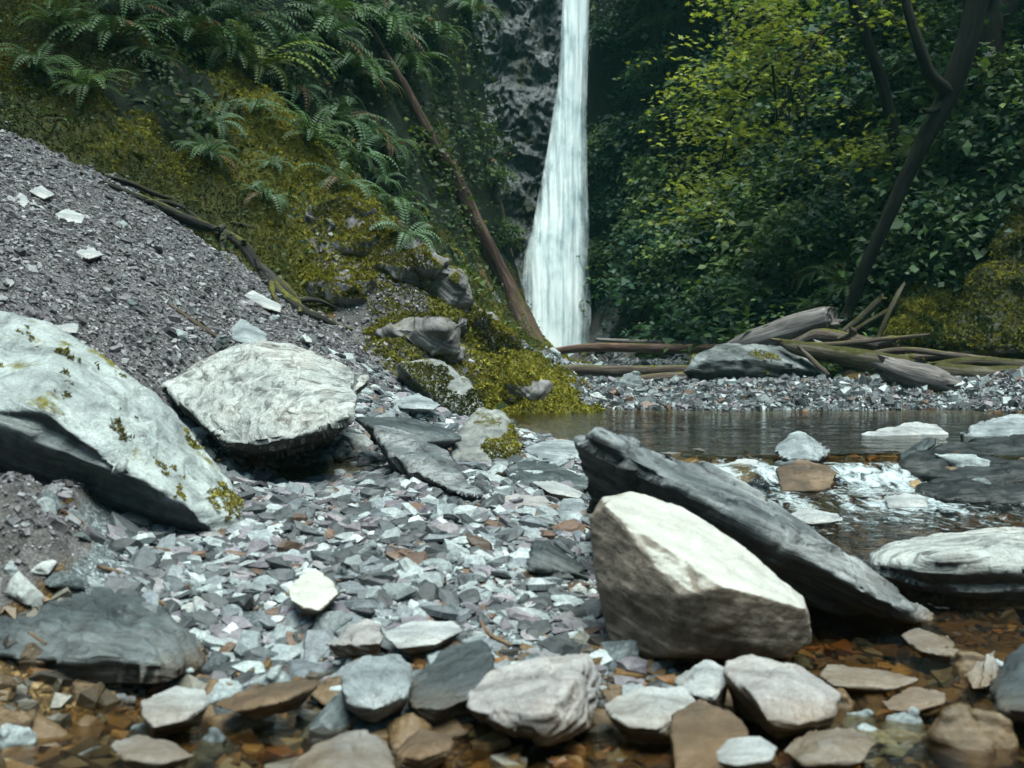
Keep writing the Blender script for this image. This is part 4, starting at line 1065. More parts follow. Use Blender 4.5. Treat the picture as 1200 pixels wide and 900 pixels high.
# --- moss and ivy on the cliff beside the fall
cl_me = cl_obj = bpy.data.objects['rock_cliff'].data
co_ = np.zeros(len(cl_me.vertices) * 3); cl_me.vertices.foreach_get('co', co_); co_ = co_.reshape(-1, 3)
no_ = np.zeros(len(cl_me.vertices) * 3); cl_me.vertices.foreach_get('normal', no_); no_ = no_.reshape(-1, 3)
if no_[:, 1].mean() > 0: no_ = -no_
m = (co_[:, 0] > -2.6) & (co_[:, 0] < 4) & (co_[:, 2] < 10)
ci = rng.choice(np.nonzero(m)[0], 60000)
q = co_[ci] + rng.normal(0, .05, (len(ci), 3)); qn = no_[ci]
v = fbm(q * 1.1, 4, 111) + .5 * fbm(q * 3, 2, 112) + .45 * (q[:, 0] > 1.9) - 9 * ((q[:, 0] > .55) & (q[:, 0] < 1.75)) - .55 * np.exp(-((q[:, 0] - .3) / .9) ** 2)
k = v > np.where((q[:, 0] > -1.6) & (q[:, 0] < .9), .42, .04); q, qn = q[k], qn[k]; n = len(q)
sz = .10 * np.exp(rng.normal(0, .4, n))
c = col_var(n, (.022, .040, .014), .35, (.075, .075, .015), np.clip(fbm(q * .8, 3, 113) + .3, 0, 1))
o = link('cliff_moss', scatter_mesh('cliff_moss', T_DIAMOND, q + qn * (.05 + .12 * rng.random((n, 1))), rot_batch(qn + rng.normal(0, .5, (n, 3)) + [0, 0, .5], rng.uniform(0, 6.3, n)), np.stack([sz] * 3, 1), c, M_leaf))
tag(o, 'moss and small plants clinging to the cliff beside the fall', 'moss', kind='stuff')

# ------------------------------------------------------------------ ferns
def fern_mesh(seed, nf, L0, droop, tint):
    r = np.random.default_rng(seed); V, F, C = [], [], []; b = 0
    for i in range(nf):
        L = L0 * r.uniform(.65, 1.1); yaw = 2 * np.pi * (i + r.uniform(-.35, .35)) / nf
        e0 = r.uniform(.75, 1.35); e1 = e0 - droop * r.uniform(.8, 1.25)
        ns = 20; t = np.linspace(0, 1, ns)
        el = e0 + (e1 - e0) * t ** 1.2
        ds = L / (ns - 1)
        rad = np.concatenate([[0], np.cumsum(np.cos(el[:-1]) * ds)]); z = np.concatenate([[0], np.cumsum(np.sin(el[:-1]) * ds)])
        ax = np.array([np.cos(yaw), np.sin(yaw), 0]); side = np.array([-np.sin(yaw), np.cos(yaw), 0])
        sw = r.normal(0, .10) * t ** 2 * L
        pts = ax * rad[:, None] + np.array([0, 0, 1]) * z[:, None] + side * sw[:, None]
        w = 14e-2 * L * np.clip(np.sin(np.pi * (t * .86 + .10)) ** .8, 0, 1) * (1 - .35 * t)
        tan = np.gradient(pts, axis=0); tan = norm(tan)
        shade = np.exp(r.normal(0, .28)); old = r.random() < .03
        for s in (-1, 1):
            A = pts[1:-1]; T = tan[1:-1]; ww = w[1:-1, None]
            out = side * s
            nrm = np.cross(T, out); nrm = nrm * np.sign(nrm[:, 2:3] + 1e-6)
            tip = A + out * ww + T * ww * .35 - nrm * ww * .22
            m1 = A + T * (ds * .5) + out * ww * .35 ; m0 = A - T * (ds * .4) + out * ww * .30
            k = len(A)
            V.append(np.concatenate([A, m0, tip, m1])); ar = np.arange(k) + b
            q = np.stack([ar, ar + k, ar + 2 * k, ar + 3 * k], 1)
            F.append(q); b += 4 * k
            cc = np.array(tint) * shade
            if old: cc = np.array((.12, .07, .03))
            C.append(np.repeat(cc[None], 4 * k, 0) * np.exp(r.normal(0, .1, (4 * k, 1))))
    return mesh_np('fern', np.concatenate(V), np.concatenate(F), M_fern, np.concatenate(C))
FERN = [fern_mesh(1, 22, .85, 1.9, (.05, .088, .02)), fern_mesh(2, 18, .7, 2.3, (.07, .12, .055)), fern_mesh(3, 26, .8, 2.1, (.038, .07, .022)), fern_mesh(4, 14, .6, 2.6, (.095, .145, .08)), fern_mesh(5, 20, .75, 2.0, (.085, .105, .02))]
ferns = [(292,92,1.45,4),(262,70,1.2,0),(335,112,1.1,1),(300,135,1.0,3),(250,150,.9,3),(215,60,1.1,2),(170,80,1.0,2),(330,60,1.1,0),(372,50,1.2,2),(395,150,1.2,1),(425,160,1.15,1),(450,180,1.1,2),(410,195,1.1,1),(440,215,1.0,1),(395,225,.9,3),
 (455,250,1.1,1),(470,285,.9,3),(430,100,1.2,2),(465,80,1.3,0),(400,90,1.1,2),(500,50,1.4,2),(440,40,1.3,2),(320,200,.8,3),(310,240,.7,3),(130,60,.9,2),(70,40,.9,0),(40,90,.7,2),(100,110,.7,0),
 (360,170,.9,0),(240,190,.7,2),(280,40,1.1,2),(380,20,1.2,0),(150,20,1.0,2),(505,330,.7,3),(545,20,1.0,2)]
def put(me, name, px, py, s, lean, label, cat, group, lift=.0, zsc=1.0):
    h = hit(px, py)
    if h is None: return None
    nr = gnormal(h[:1], h[1:2], .3)[0]
    up = norm(nr * lean + np.array([0, 0, 1 - lean]))
    M = rot_batch(np.array([up]), np.array([random.uniform(0, 6.28)]))[0]
    o = link(name, me)
    mw = Matrix(M.tolist()).to_4x4() @ Matrix.Diagonal((s, s, s * zsc, 1)); mw.translation = h + nr * lift
    o.matrix_world = mw
    tag(o, label, cat, group, 'thing')
    return o
for px, py, s, k in ferns:
    lab = 'large bright sword fern with arching fronds, highest on the mossy bank' if (px, py) == (292, 92) else 'sword fern with arching fronds growing on the steep left bank'
    put(FERN[k], 'fern', px, py, s * random.uniform(.7, 1.3), random.uniform(.3, .75), lab, 'fern', 'sword ferns on the left bank', .03)
for i in range(26):
    px, py = random.uniform(735, 1010), random.uniform(255, 385)
    put(FERN[random.choice([0, 2])], 'fern', px, py, random.uniform(.7, 1.1), .35, 'dark fern among the leafy undergrowth of the right slope', 'fern', 'ferns on the right slope', .1)

# ------------------------------------------------------------------ shrubs
def shrub_mesh(seed, n, rx, rz, base, lite):
    r = np.random.default_rng(seed)
    ncl = 16
    cc = norm(r.normal(0, 1, (ncl, 3))) * r.uniform(.35, 1.0, (ncl, 1)) * [rx, rx, rz] + [0, 0, rz * .8]
    which = r.integers(0, ncl, n)
    p = cc[which] + r.normal(0, 1, (n, 3)) * [.17, .17, .09]
    p[:, 2] = np.maximum(p[:, 2], .03)
    nr = r.normal(0, .45, (n, 3)) + [0, 0, .9]
    sz = .115 * np.exp(r.normal(0, .3, n))
    tone = np.exp(r.normal(0, .25, ncl))[which][:, None] * np.exp(r.normal(0, .25, (n, 1)))
    f = r.random((ncl, 1))[which]
    c = (np.array(base) * (1 - f) + np.array(lite) * f) * tone
    V = mesh_leaves = scatter_mesh('crown', T_DIAMOND, p, rot_batch(nr, r.uniform(0, 6.3, n)), np.stack([sz * .8, sz, sz], 1), c, M_leaf)
    return V, cc
SHRUB = [shrub_mesh(1, 900, .55, .45, (.018, .048, .027), (.06, .10, .03)), shrub_mesh(2, 800, .5, .55, (.022, .05, .023), (.08, .115, .028)), shrub_mesh(3, 1000, .65, .4, (.015, .045, .032), (.05, .09, .045))]
M_stem = G('brown_stems'); M_stem = M_stem.end(M_stem.bsdf((.06, .045, .03), .8))
SPROTO = []
for me, cc in SHRUB:
    V, F, b = [], [], 0
    for q in cc:
        for s in range(2):
            a0 = np.array([0, 0, 0.0]); a1 = q * .55 + [0, 0, .1]; a2 = q
            w = np.array([.012, 0, 0]) if s else np.array([0, .012, 0])
            V += [a0 - w, a0 + w, a1 - w * .7, a1 + w * .7, a2 - w * .3, a2 + w * .3]
            F += [(b, b + 1, b + 3, b + 2), (b + 2, b + 3, b + 5, b + 4)]; b += 6
    SPROTO.append((me, mesh_np('stem', np.array(V), np.array(F), M_stem)))
def shrub(px, py, s, k, lab, grp):
    o = put(None, 'shrub', px, py, s, .35, lab, 'shrub', grp, .05)
    if o is None: return
    link('crown', SPROTO[k][0], o); link('stem', SPROTO[k][1], o)
for i in range(60):
    px = random.uniform(715, 1190); py = random.uniform(40, 372 if px < 900 else 350)
    if py > 395 - abs(px - 900) * .02: continue
    shrub(px, py, random.uniform(.7, 1.3), random.randrange(3), 'leafy green shrub on the slope right of the waterfall', 'shrubs on the right slope')
for px, py, s in ((590,290,.5),(575,225,.5),(600,215,.4),(598,160,.4)):
    shrub(px, py, s, 1, 'small leafy shrub on the shoulder left of the waterfall', 'shrubs left of the waterfall')
# ------------------------------------------------------------------ tubes: logs, trunks, roots
def catmull(pts, m):
    pts = np.asarray(pts, float)
    e = np.concatenate([[2 * pts[0] - pts[1]], pts, [2 * pts[-1] - pts[-2]]])
    out = []
    for i in range(len(pts) - 1):
        p0, p1, p2, p3 = e[i:i + 4]
        for t in np.linspace(0, 1, m, endpoint=False):
            out.append(.5 * (2 * p1 + (p2 - p0) * t + (2 * p0 - 5 * p1 + 4 * p2 - p3) * t * t + (3 * p1 - p0 - 3 * p2 + p3) * t ** 3))
    out.append(pts[-1])
    return np.array(out)

def tube(pts, rad, sides=14, m=8, lump=.12, seed=0, ridge=0.0, cap=True, splinter=0.0):
    """swept tube; returns V, [quads, tris], coords along the bark"""
    C = catmull(np.c_[np.asarray(pts, float), np.asarray(rad, float)], m)
    P_, r = C[:, :3], C[:, 3]
    T = norm(np.gradient(P_, axis=0))
    up = np.array([0, 0, 1.0]) if abs(T[0][2]) < .9 else np.array([1.0, 0, 0])
    u = norm(np.cross(T[0], up)); U = [u]
    for i in range(1, len(P_)):
        u = U[-1] - T[i] * U[-1].dot(T[i]); U.append(norm(u))
    U = np.array(U); Wv = np.cross(T, U)
    a = np.linspace(0, 2 * np.pi, sides, endpoint=False)
    L = np.concatenate([[0], np.cumsum(np.linalg.norm(np.diff(P_, axis=0), axis=1))])
    q = np.stack([np.cos(a)[None] * r[:, None] * 1.0 + 0 * L[:, None], np.sin(a)[None] * r[:, None], np.repeat(L[:, None], sides, 1)], 2)
    rr = r[:, None] * (1 + lump * fbm((q / (r.mean() * 2.2) * [1, 1, .45]).reshape(-1, 3) + seed, 3, seed).reshape(len(P_), sides) + ridge * (ridged((q / r.mean() * [1.3, 1.3, .18]).reshape(-1, 3), 3, seed).reshape(len(P_), sides) - .4))
    V = P_[:, None] + U[:, None] * (np.cos(a)[None, :, None] * rr[..., None]) + Wv[:, None] * (np.sin(a)[None, :, None] * rr[..., None])
    if splinter:
        rs = np.random.default_rng(seed + 900)
        for e in (0, -1):
            V[e] += T[e] * (r[e] * splinter * rs.uniform(-1.2, 1.2, sides))[:, None]
    n = len(P_); idx = np.arange(n * sides).reshape(n, sides); nx_ = np.roll(idx, -1, 1)
    F = np.stack([idx[:-1], idx[1:], nx_[1:], nx_[:-1]], -1).reshape(-1, 4)
    V = V.reshape(-1, 3); co = q.reshape(-1, 3)
    tris = []
    if cap:
        for end, ring in ((0, idx[0]), (n - 1, idx[-1])):
            V = np.concatenate([V, [P_[end] + (T[end] * (1 if end else -1)) * r[end] * .12]]); co = np.concatenate([co, [[0, 0, L[end]]]])
            k = len(V) - 1
            for i in range(sides):
                j = (i + 1) % sides
                tris.append((ring[i], ring[j], k) if end else (ring[j], ring[i], k))
    return V, F, np.array(tris, int).reshape(-1, 3), co

def tubes_mesh(name, lst, mat, **kw):
    Vs, Fq, Ft, Cs, b = [], [], [], [], 0
    for i, t in enumerate(lst):
        pts, rad = t[0], t[1]; k2 = dict(kw); k2.update(t[2] if len(t) > 2 else {})
        V, F, T, c = tube(pts, rad, seed=i + k2.pop('seed', 0), **k2)
        Vs.append(V); Fq.append(F + b); Cs.append(c)
        if len(T): Ft.append(T + b)
        b += len(V)
    return mesh_np(name, np.concatenate(Vs), [np.concatenate(Fq)] + ([np.concatenate(Ft)] if Ft else []), mat, np.concatenate(Cs), True)

def bark_mat(name, dark, mid, light, moss=0.0, sx=22, sz=2.5, rough=.85, mosscol=(.13, .12, .02)):
    g = G(name)
    v = g.attr('Col', 'Vector'); s = g.mapv(v, (sx, sx, sz))
    n1 = g.noise(s, 1.0, 8, .65, .3); n2 = g.noise(v, 3.0, 4, .6)
    c = g.ramp(n1, [(.3, dark), (.5, mid), (.68, light)])
    c = g.mix(1, c, g.ramp(n2, [(.3, .65), (.7, 1.2)]), 'MULTIPLY')
    if moss:
        geo = g.n('ShaderNodeNewGeometry'); nz = g.n('ShaderNodeSeparateXYZ'); g.set(nz, 0, geo.outputs['Normal'])
        f = g.math('ADD', g.math('MULTIPLY', nz.outputs['Z'], .35), g.noise(geo.outputs['Position'], 3.5, 6, .65))
        f = g.ramp(f, [(.85 - .5 * moss, 0), (1.0 - .5 * moss, 1)])
        c = g.mix(f, c, g.ramp(g.noise(geo.outputs['Position'], 28, 4), [(.3, tuple(x * .35 for x in mosscol)), (.7, mosscol)]))
    return g.end(g.bsdf(c, rough, g.bump(n1, .8, .03), .2))
B_red = bark_mat('reddish_dead_wood', (.04, .02, .015), (.13, .07, .055), (.27, .18, .15), moss=.12)
B_rot = bark_mat('rotten_mossy_wood', (.02, .011, .008), (.075, .042, .034), (.18, .115, .095), moss=.4, mosscol=(.07, .065, .014))
B_grey = bark_mat('weathered_grey_wood', (.06, .05, .046), (.16, .137, .132), (.29, .265, .262), sx=30, sz=1.6)
B_moss = bark_mat('mossy_bark', (.03, .025, .018), (.08, .065, .045), (.15, .13, .10), moss=.45, mosscol=(.06, .055, .012))
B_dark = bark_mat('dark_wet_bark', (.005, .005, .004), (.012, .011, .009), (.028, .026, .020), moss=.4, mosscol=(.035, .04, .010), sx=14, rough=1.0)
B_brown = bark_mat('brown_bark_log', (.03, .02, .015), (.085, .06, .048), (.19, .155, .135), moss=.2)
B_twig = bark_mat('twig_bark', (.10, .06, .035), (.22, .14, .085), (.34, .24, .16), sx=200, sz=20)

def W3(lst, back=0.0):
    return np.array([P(*q) for q in lst])
def on_ground(pl, lift):
    out = []
    for px, py in pl:
        h = hit(px, py)
        v = h - CAM
        out.append(CAM + v * (1 - lift / np.linalg.norm(v)))
    return np.array(out)

LOGS = {}
def log(name, label, cat, mat, pts, rad, group=None, **kw):
    kw.setdefault('splinter', .9)
    o = link(name, tubes_mesh(name, [(pts, rad)] if not isinstance(pts, list) else [(a, b) for a, b in zip(pts, rad)], mat, **kw))
    me = o.data
    V = np.zeros(len(me.vertices) * 3); me.vertices.foreach_get('co', V)
    HERO[label] = (o, V.reshape(-1, 3), np.array([p.vertices[:] for p in me.polygons if len(p.vertices) == 4]))
    return tag(o, label, cat, group, 'thing')

log('fallen_log', 'long reddish brown log spanning above the far gravel, its right end on the grey boulder', 'log', B_red,
    W3([(636,414,17.5),(665,410,17.2),(700,407,16.9),(760,408,16.3),(830,409,15.6),(905,406,15.0)]), [.05,.065,.07,.07,.07,.05], lump=.1)
log('fallen_log', 'brown log lying level below the long reddish log, left of the grey boulder', 'log', B_brown,
    W3([(632,434,14.6),(680,434,14.4),(740,435,14.2),(812,434,13.9)]), [.07,.075,.075,.07], lump=.1)
log('fallen_log', 'short dark log sloping on the gravel beneath the two long logs', 'log', B_brown,
    W3([(708,452,13.2),(745,447,13.3),(790,443,13.3),(815,441,13.4)]), [.065,.075,.075,.06], lump=.15)
log('broken_log', 'thick broken grey log with a splintered top leaning behind the grey boulder', 'log', B_grey,
    W3([(830,420,14.5),(870,404,14.3),(915,389,14.1),(966,375,13.9),(975,373,13.85)]), [.07,.15,.165,.17,.13], lump=.2, ridge=.2, sides=20)
log('mossy_log', 'long pale barked mossy log lying across the boulder toward the grey stump end', 'log', B_moss,
    W3([(918,402,13.4),(935,408,13.2),(980,416,12.9),(1030,424,12.5),(1075,431,12.2)]), [.05,.09,.11,.115,.11], lump=.16)
log('driftwood_stump', 'flat grey splintered driftwood end below the mossy log', 'driftwood', B_grey,
    W3([(1036,428,12.0),(1060,436,11.85),(1090,444,11.7),(1114,450,11.6)]), [.14,.16,.16,.11], lump=.2, ridge=.2, sides=22)
log('mossy_log', 'thick moss draped log reaching to the right edge of the picture', 'log', B_moss,
    W3([(1080,430,12.6),(1110,436,12.3),(1150,440,12.2),(1200,442,12.1),(1280,445,12)]), [.08,.10,.115,.125,.13], lump=.25)
log('dead_branch', 'dead forked root with reddish stubs on top of the mossy log', 'branch', B_brown,
    [W3([(930,402,13.9),(960,393,13.8),(1000,399,13.6),(1030,404,13.4),(1052,408,13.3)]), W3([(985,398,13.6),(1000,390,13.4),(995,386,13.3)]), W3([(1030,404,13.4),(1046,398,13.2),(1053,402,13.1)]), W3([(1020,403,13.5),(1045,414,13.3),(1060,412,13.2)])],
    [[.06,.10,.085,.07,.07],[.045,.04,.03],[.07,.06,.03],[.07,.06,.03]], lump=.3)
log('thin_log', 'thin pale grey log behind the mossy logs, ending at the broken stub', 'log', B_grey,
    W3([(1048,404,13.6),(1090,405,13.6),(1148,407,13.6)]), [.035,.035,.03])
log('thin_log', 'thin brown log slanting up to the right edge over the mossy log', 'log', B_brown,
    W3([(1053,419,13.2),(1110,416,13.1),(1160,411,13.0),(1260,404,12.9)]), [.04,.045,.045,.05])
log('thin_log', 'slim bleached branch lying on the wet gravel between the short dark log and the pool', 'branch', B_grey,
    W3([(738,457,12.6),(770,456,12.5),(800,459,12.4)]), [.02,.03,.02])
log('thin_log', 'slim bent branch slung under the mossy log in front of the dark gap', 'branch', B_brown,
    W3([(938,408,13.1),(958,428,12.9),(972,440,12.8)]), [.03,.03,.02])
log('thin_log', 'grey branch crossing behind the broken grey log toward the waterfall', 'branch', B_grey,
    W3([(700,398,18.5),(780,402,17.5),(850,400,16.6),(905,399,16)]), [.03,.045,.045,.03])
log('thin_log', 'low brown log at the right edge under the thick moss draped log', 'log', B_brown,
    W3([(1120,457,11.9),(1165,455,11.8),(1260,452,11.7)]), [.03,.05,.05])
for k, (pts, rad, mt, lab) in enumerate((
   ([(905,398,13.6),(960,404,13.3),(1030,398,13.1),(1090,392,13.2)], [.025,.03,.03,.015], B_brown, 'thin crooked branch lying over the dead forked root'),
   ([(1000,418,12.9),(1060,410,12.9),(1130,418,12.8),(1190,424,12.7)], [.03,.035,.035,.03], B_brown, 'thin dark branch sagging between the mossy log and the thin brown log'),
   ([(1095,428,12.4),(1140,424,12.4),(1205,428,12.3),(1280,430,12.3)], [.05,.06,.065,.07], B_moss, 'dark mossy log just above the moss draped log at the right edge'),
   ([(860,412,14.6),(900,398,14.7),(945,396,14.7)], [.04,.045,.04], B_red, 'short reddish log end resting beneath the broken grey log'),
   ([(955,400,13.5),(985,412,13.2),(1010,430,12.9)], [.025,.03,.02], B_grey, 'pale broken branch hanging down over the mossy log'))):
    log('dead_branch', lab, 'branch', mt, W3(pts), rad, lump=.3)
log('broken_stub', 'short pale broken stick resting on the thin grey log at right', 'stick', B_grey,
    W3([(1150,406,13.5),(1165,402,13.4),(1180,398,13.4)]), [.028,.033,.025])
log('fallen_log', 'rotten red brown trunk leaning down the mossy bank toward the waterfall foot', 'log', B_rot,
    np.concatenate([on_ground([(452,62),(482,118),(505,165),(532,212),(560,272),(596,342)], .8), W3([(630,411,17.6)])]), [.06,.085,.12,.14,.155,.17,.18], lump=.22, ridge=.18, sides=18)
log('bare_pole', 'thin bare pole leaning among the ferns above the rotten trunk', 'stick', B_brown,
    on_ground([(430,26),(446,52),(462,82),(474,112)], .35), [.03,.04,.045,.04])
log('tree_root', 'dark gnarled root snaking down the edge of the scree beneath the moss', 'root', B_dark if False else bark_mat('root_bark', (.010, .009, .007), (.03, .026, .022), (.085, .075, .07), moss=.25),
    [on_ground([(95,203),(140,222),(178,238),(215,255),(258,272),(286,290),(308,322),(335,348),(362,368),(412,388)], .05), on_ground([(300,310),(325,330),(348,352),(352,368)], .10), on_ground([(170,236),(205,240),(240,262)], .08), on_ground([(120,205),(150,214),(196,232),(232,236)], .08), on_ground([(255,270),(272,262),(300,268)], .08), on_ground([(318,330),(322,352),(340,372)], .06), on_ground([(345,352),(372,352),(398,362)], .08), on_ground([(262,276),(262,296),(280,318)], .05)],
    [[.02,.03,.04,.04,.045,.05,.065,.06,.04,.02],[.05,.045,.035,.02],[.03,.03,.02],[.02,.025,.02,.01],[.03,.025,.012],[.035,.025,.01],[.03,.022,.01],[.03,.02,.01]], lump=.6)
log('stick', 'straight dark stick lying on the scree above the flaked boulder', 'stick', B_brown,
    on_ground([(198,357),(225,376),(248,391),(268,403)], .04), [.012,.018,.018,.02])
log('twig', 'curved pale twig bent like a hook on the gravel near the white boulder', 'twig', B_twig,
    on_ground([(583,697),(567,712),(564,728),(575,744),(603,758)], .03), [.004,.006,.007,.007,.006], sides=8)
log('twig', 'short thick orange brown twig lying on the gravel beside the hooked twig', 'twig', B_twig,
    on_ground([(540,712),(552,698),(566,688),(580,682)], .03), [.008,.011,.012,.008], sides=8)
log('twig', 'thin brown twig across the stones under the huge left boulder', 'twig', B_twig,
    on_ground([(115,664),(140,672),(165,690),(198,712)], .04), [.008,.009,.008,.006], sides=8)
log('twig', 'small brown twig lying on top of the dark wet slate boulder', 'twig', B_twig,
    W3([(34,741,3.22),(44,748,3.2),(54,755,3.18)]), [.004,.005,.004], sides=6)

# dry sprig with curled leaves below the huge boulder
sp = empty('dry_sprig', hit(75, 602)); tag(sp, 'dry orange leafed sprig on the earth below the huge left boulder', 'plant', kind='thing')
st = W3([(98,612,3.95),(80,602,3.95),(62,594,3.95),(50,580,3.95)])
base = np.array(sp.location)
link('stem', tubes_mesh('stem', [(st - base, [.004, .005, .004, .003])], B_twig, sides=6), sp)
lp = np.array([P(x, y, 3.93) for x, y in ((50,582),(56,590),(68,592),(72,598),(60,600),(47,592),(85,604),(76,590))]) - base
for k in range(8):
    link('leaf', scatter_mesh('leaf', T_DIAMOND[:1], lp[k:k + 1], rot_batch(rng.normal(0, .6, (1, 3)) + [0, -.5, .8], rng.uniform(0, 6, 1)), np.full((1, 3), .035), col_var(1, (.30, .16, .07), .3), M_leaf), sp)

# ------------------------------------------------------------------ trees of the right slope
def leaf_blob(centres, rad, per, size, base, lite, tmpl, mat, flat=.35, upn=.9, seed=0, name='crown', origin=None):
    r = np.random.default_rng(seed)
    centres = np.asarray(centres); n = len(centres) * per
    which = np.repeat(np.arange(len(centres)), per)
    p = centres[which] + r.normal(0, 1, (n, 3)) * np.array([rad, rad, rad * flat])
    p[:, 2] -= .25 * np.linalg.norm((p - centres[which])[:, :2], axis=1) ** 2 / max(rad, .1)
    tone = np.exp(r.normal(0, .22, len(centres)))[which][:, None] * np.exp(r.normal(0, .2, (n, 1)))
    f = np.clip(r.normal(.5, .3, (len(centres), 1)), 0, 1)[which]
    c = (np.array(base) * (1 - f) + np.array(lite) * f) * tone
    sz = size * np.exp(r.normal(0, .25, n))
    nr = r.normal(0, .35, (n, 3)) + [0, 0, upn]
    if origin is not None: p = p - origin
    return scatter_mesh(name, tmpl, p, rot_batch(nr, r.uniform(0, 6.3, n)), np.stack([sz] * 3, 1), c, mat)

def tree(name, label, trunk, tmat, crown_me, base):
    o = empty(name, base); tag(o, label, 'tree', kind='thing')
    me = tubes_mesh('trunk', [(np.asarray(t[0]) - base, t[1]) for t in trunk], tmat, lump=.16, m=8)
    link('trunk', me, o)
    if crown_me is not None: link('crown', crown_me, o)
    return o

def in_poly(px, py, poly):
    c = False; j = len(poly) - 1
    for i in range(len(poly)):
        if (poly[i][1] > py) != (poly[j][1] > py) and px < (poly[j][0] - poly[i][0]) * (py - poly[i][1]) / (poly[j][1] - poly[i][1]) + poly[i][0]: c = not c
        j = i
    return c
def sprays(poly, n, d0, d1, seed):
    r = random.Random(seed); out = []
    xs = [q[0] for q in poly]; ys_ = [q[1] for q in poly]
    while len(out) < n:
        x, y = r.uniform(min(xs), max(xs)), r.uniform(min(ys_), max(ys_))
        if in_poly(x, y, poly): out.append(P(x, y, r.uniform(d0, d1)))
    return out

# maple with sunlit yellow green leaves
mb = P(1075, 340, 15.6); mb[2] = gz(mb[0], mb[1]) - .1
lim = [(np.array([mb, P(1062,240,15.6), P(1040,120,15.4), P(1010,30,15.2), P(985,-40,15.0)]), [.11,.09,.08,.07,.05]),
       (W3([(1010,30,15.2),(975,28,15.1),(945,62,15.0),(928,100,14.9),(905,160,14.8)]), [.05,.04,.035,.03,.015]),
       (W3([(945,62,15.0),(926,80,15.0),(925,150,15.0)]), [.025,.02,.008]),
       (W3([(960,40,15.1),(900,75,15.0),(865,120,14.9),(845,190,14.8)]), [.03,.025,.02,.01]),
       (W3([(985,-40,15.0),(930,-30,15),(880,0,14.9),(850,40,14.8)]), [.04,.035,.03,.015]),
       (W3([(928,100,14.9),(945,130,15),(942,165,15)]), [.02,.015,.006]), (W3([(905,75,15.0),(910,130,15.1),(912,170,15.1)]), [.02,.014,.006])]
cen = sprays([(835,-60),(960,-60),(985,0),(960,60),(950,120),(905,160),(880,165),(835,140),(850,60)], 95, 14.2, 16.4, 1) + sprays([(760,60),(830,20),(840,180),(800,160)], 12, 15, 16.5, 11) + sprays([(940,160),(1080,150),(1060,200),(930,200)], 5, 15.2, 16.4, 12) + \
      sprays([(805,120),(880,110),(895,150),(860,165),(815,160)], 12, 14.2, 15.6, 2) + sprays([(800,185),(870,165),(890,180),(850,220),(800,225)], 14, 14.2, 15.6, 3) + \
      sprays([(800,235),(850,225),(860,245),(810,255)], 6, 14.2, 15.0, 4) + sprays([(1020,-40),(1070,-40),(1065,30),(1025,30)], 8, 14.5, 15.5, 5) + sprays([(950,160),(1000,120),(1080,110),(1050,190),(960,200)], 10, 15.2, 16.2, 6)
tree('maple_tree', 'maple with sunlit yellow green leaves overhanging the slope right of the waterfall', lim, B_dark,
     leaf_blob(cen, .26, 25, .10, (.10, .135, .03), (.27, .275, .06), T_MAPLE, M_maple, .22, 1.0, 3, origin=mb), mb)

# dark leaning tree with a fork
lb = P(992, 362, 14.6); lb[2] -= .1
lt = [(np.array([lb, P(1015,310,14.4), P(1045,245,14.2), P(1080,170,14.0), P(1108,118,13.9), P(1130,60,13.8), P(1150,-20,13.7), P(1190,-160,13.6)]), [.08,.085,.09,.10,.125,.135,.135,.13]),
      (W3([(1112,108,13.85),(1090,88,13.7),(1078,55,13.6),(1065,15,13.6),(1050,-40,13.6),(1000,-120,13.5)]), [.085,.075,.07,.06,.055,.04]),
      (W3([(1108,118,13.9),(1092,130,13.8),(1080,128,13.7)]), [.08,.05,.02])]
canopy = [P(x, y, d) for x, y, d in [(random.uniform(960, 1350), random.uniform(-330, -80), random.uniform(15, 19)) for _ in range(22)]]  # unseen crown added above the view to shade the right slope
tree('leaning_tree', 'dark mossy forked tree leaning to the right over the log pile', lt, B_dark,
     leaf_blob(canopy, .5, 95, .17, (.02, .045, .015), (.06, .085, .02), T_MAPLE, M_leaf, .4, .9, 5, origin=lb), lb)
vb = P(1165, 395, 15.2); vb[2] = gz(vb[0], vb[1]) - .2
canopy = [P(x, y, d) for x, y, d in [(random.uniform(1080, 1400), random.uniform(-60, 150), random.uniform(14.4, 15.8)) for _ in range(20)]] + [P(x, y, d) for x, y, d in [(random.uniform(1100, 1500), random.uniform(-500, -150), random.uniform(15, 19)) for _ in range(24)]]  # second cluster is unseen canopy added overhead to shade the right side
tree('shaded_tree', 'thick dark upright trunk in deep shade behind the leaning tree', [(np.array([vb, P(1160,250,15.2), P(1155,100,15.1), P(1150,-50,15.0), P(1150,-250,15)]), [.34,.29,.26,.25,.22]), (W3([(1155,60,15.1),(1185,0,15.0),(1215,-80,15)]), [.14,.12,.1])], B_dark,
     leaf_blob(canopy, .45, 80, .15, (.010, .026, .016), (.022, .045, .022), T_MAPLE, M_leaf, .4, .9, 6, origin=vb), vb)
for k, (pts, rad) in enumerate((([(985,392,14.4),(1010,372,14.3),(1035,348,14.2)], [.05,.055,.05]), ([(990,394,14.2),(1020,376,14.1),(1048,360,14.0)], [.03,.035,.03]), ([(1028,400,13.8),(1040,370,13.8),(1052,345,13.9),(1060,332,14)], [.03,.03,.03,.02]))):
    log('mossy_pole', ['thick mossy pole leaning on the slope behind the log pile', 'thin mossy pole just below the thick mossy pole', 'upright thin mossy stick nearest the mossy outcrop'][k], 'pole', B_moss, W3(pts), rad)

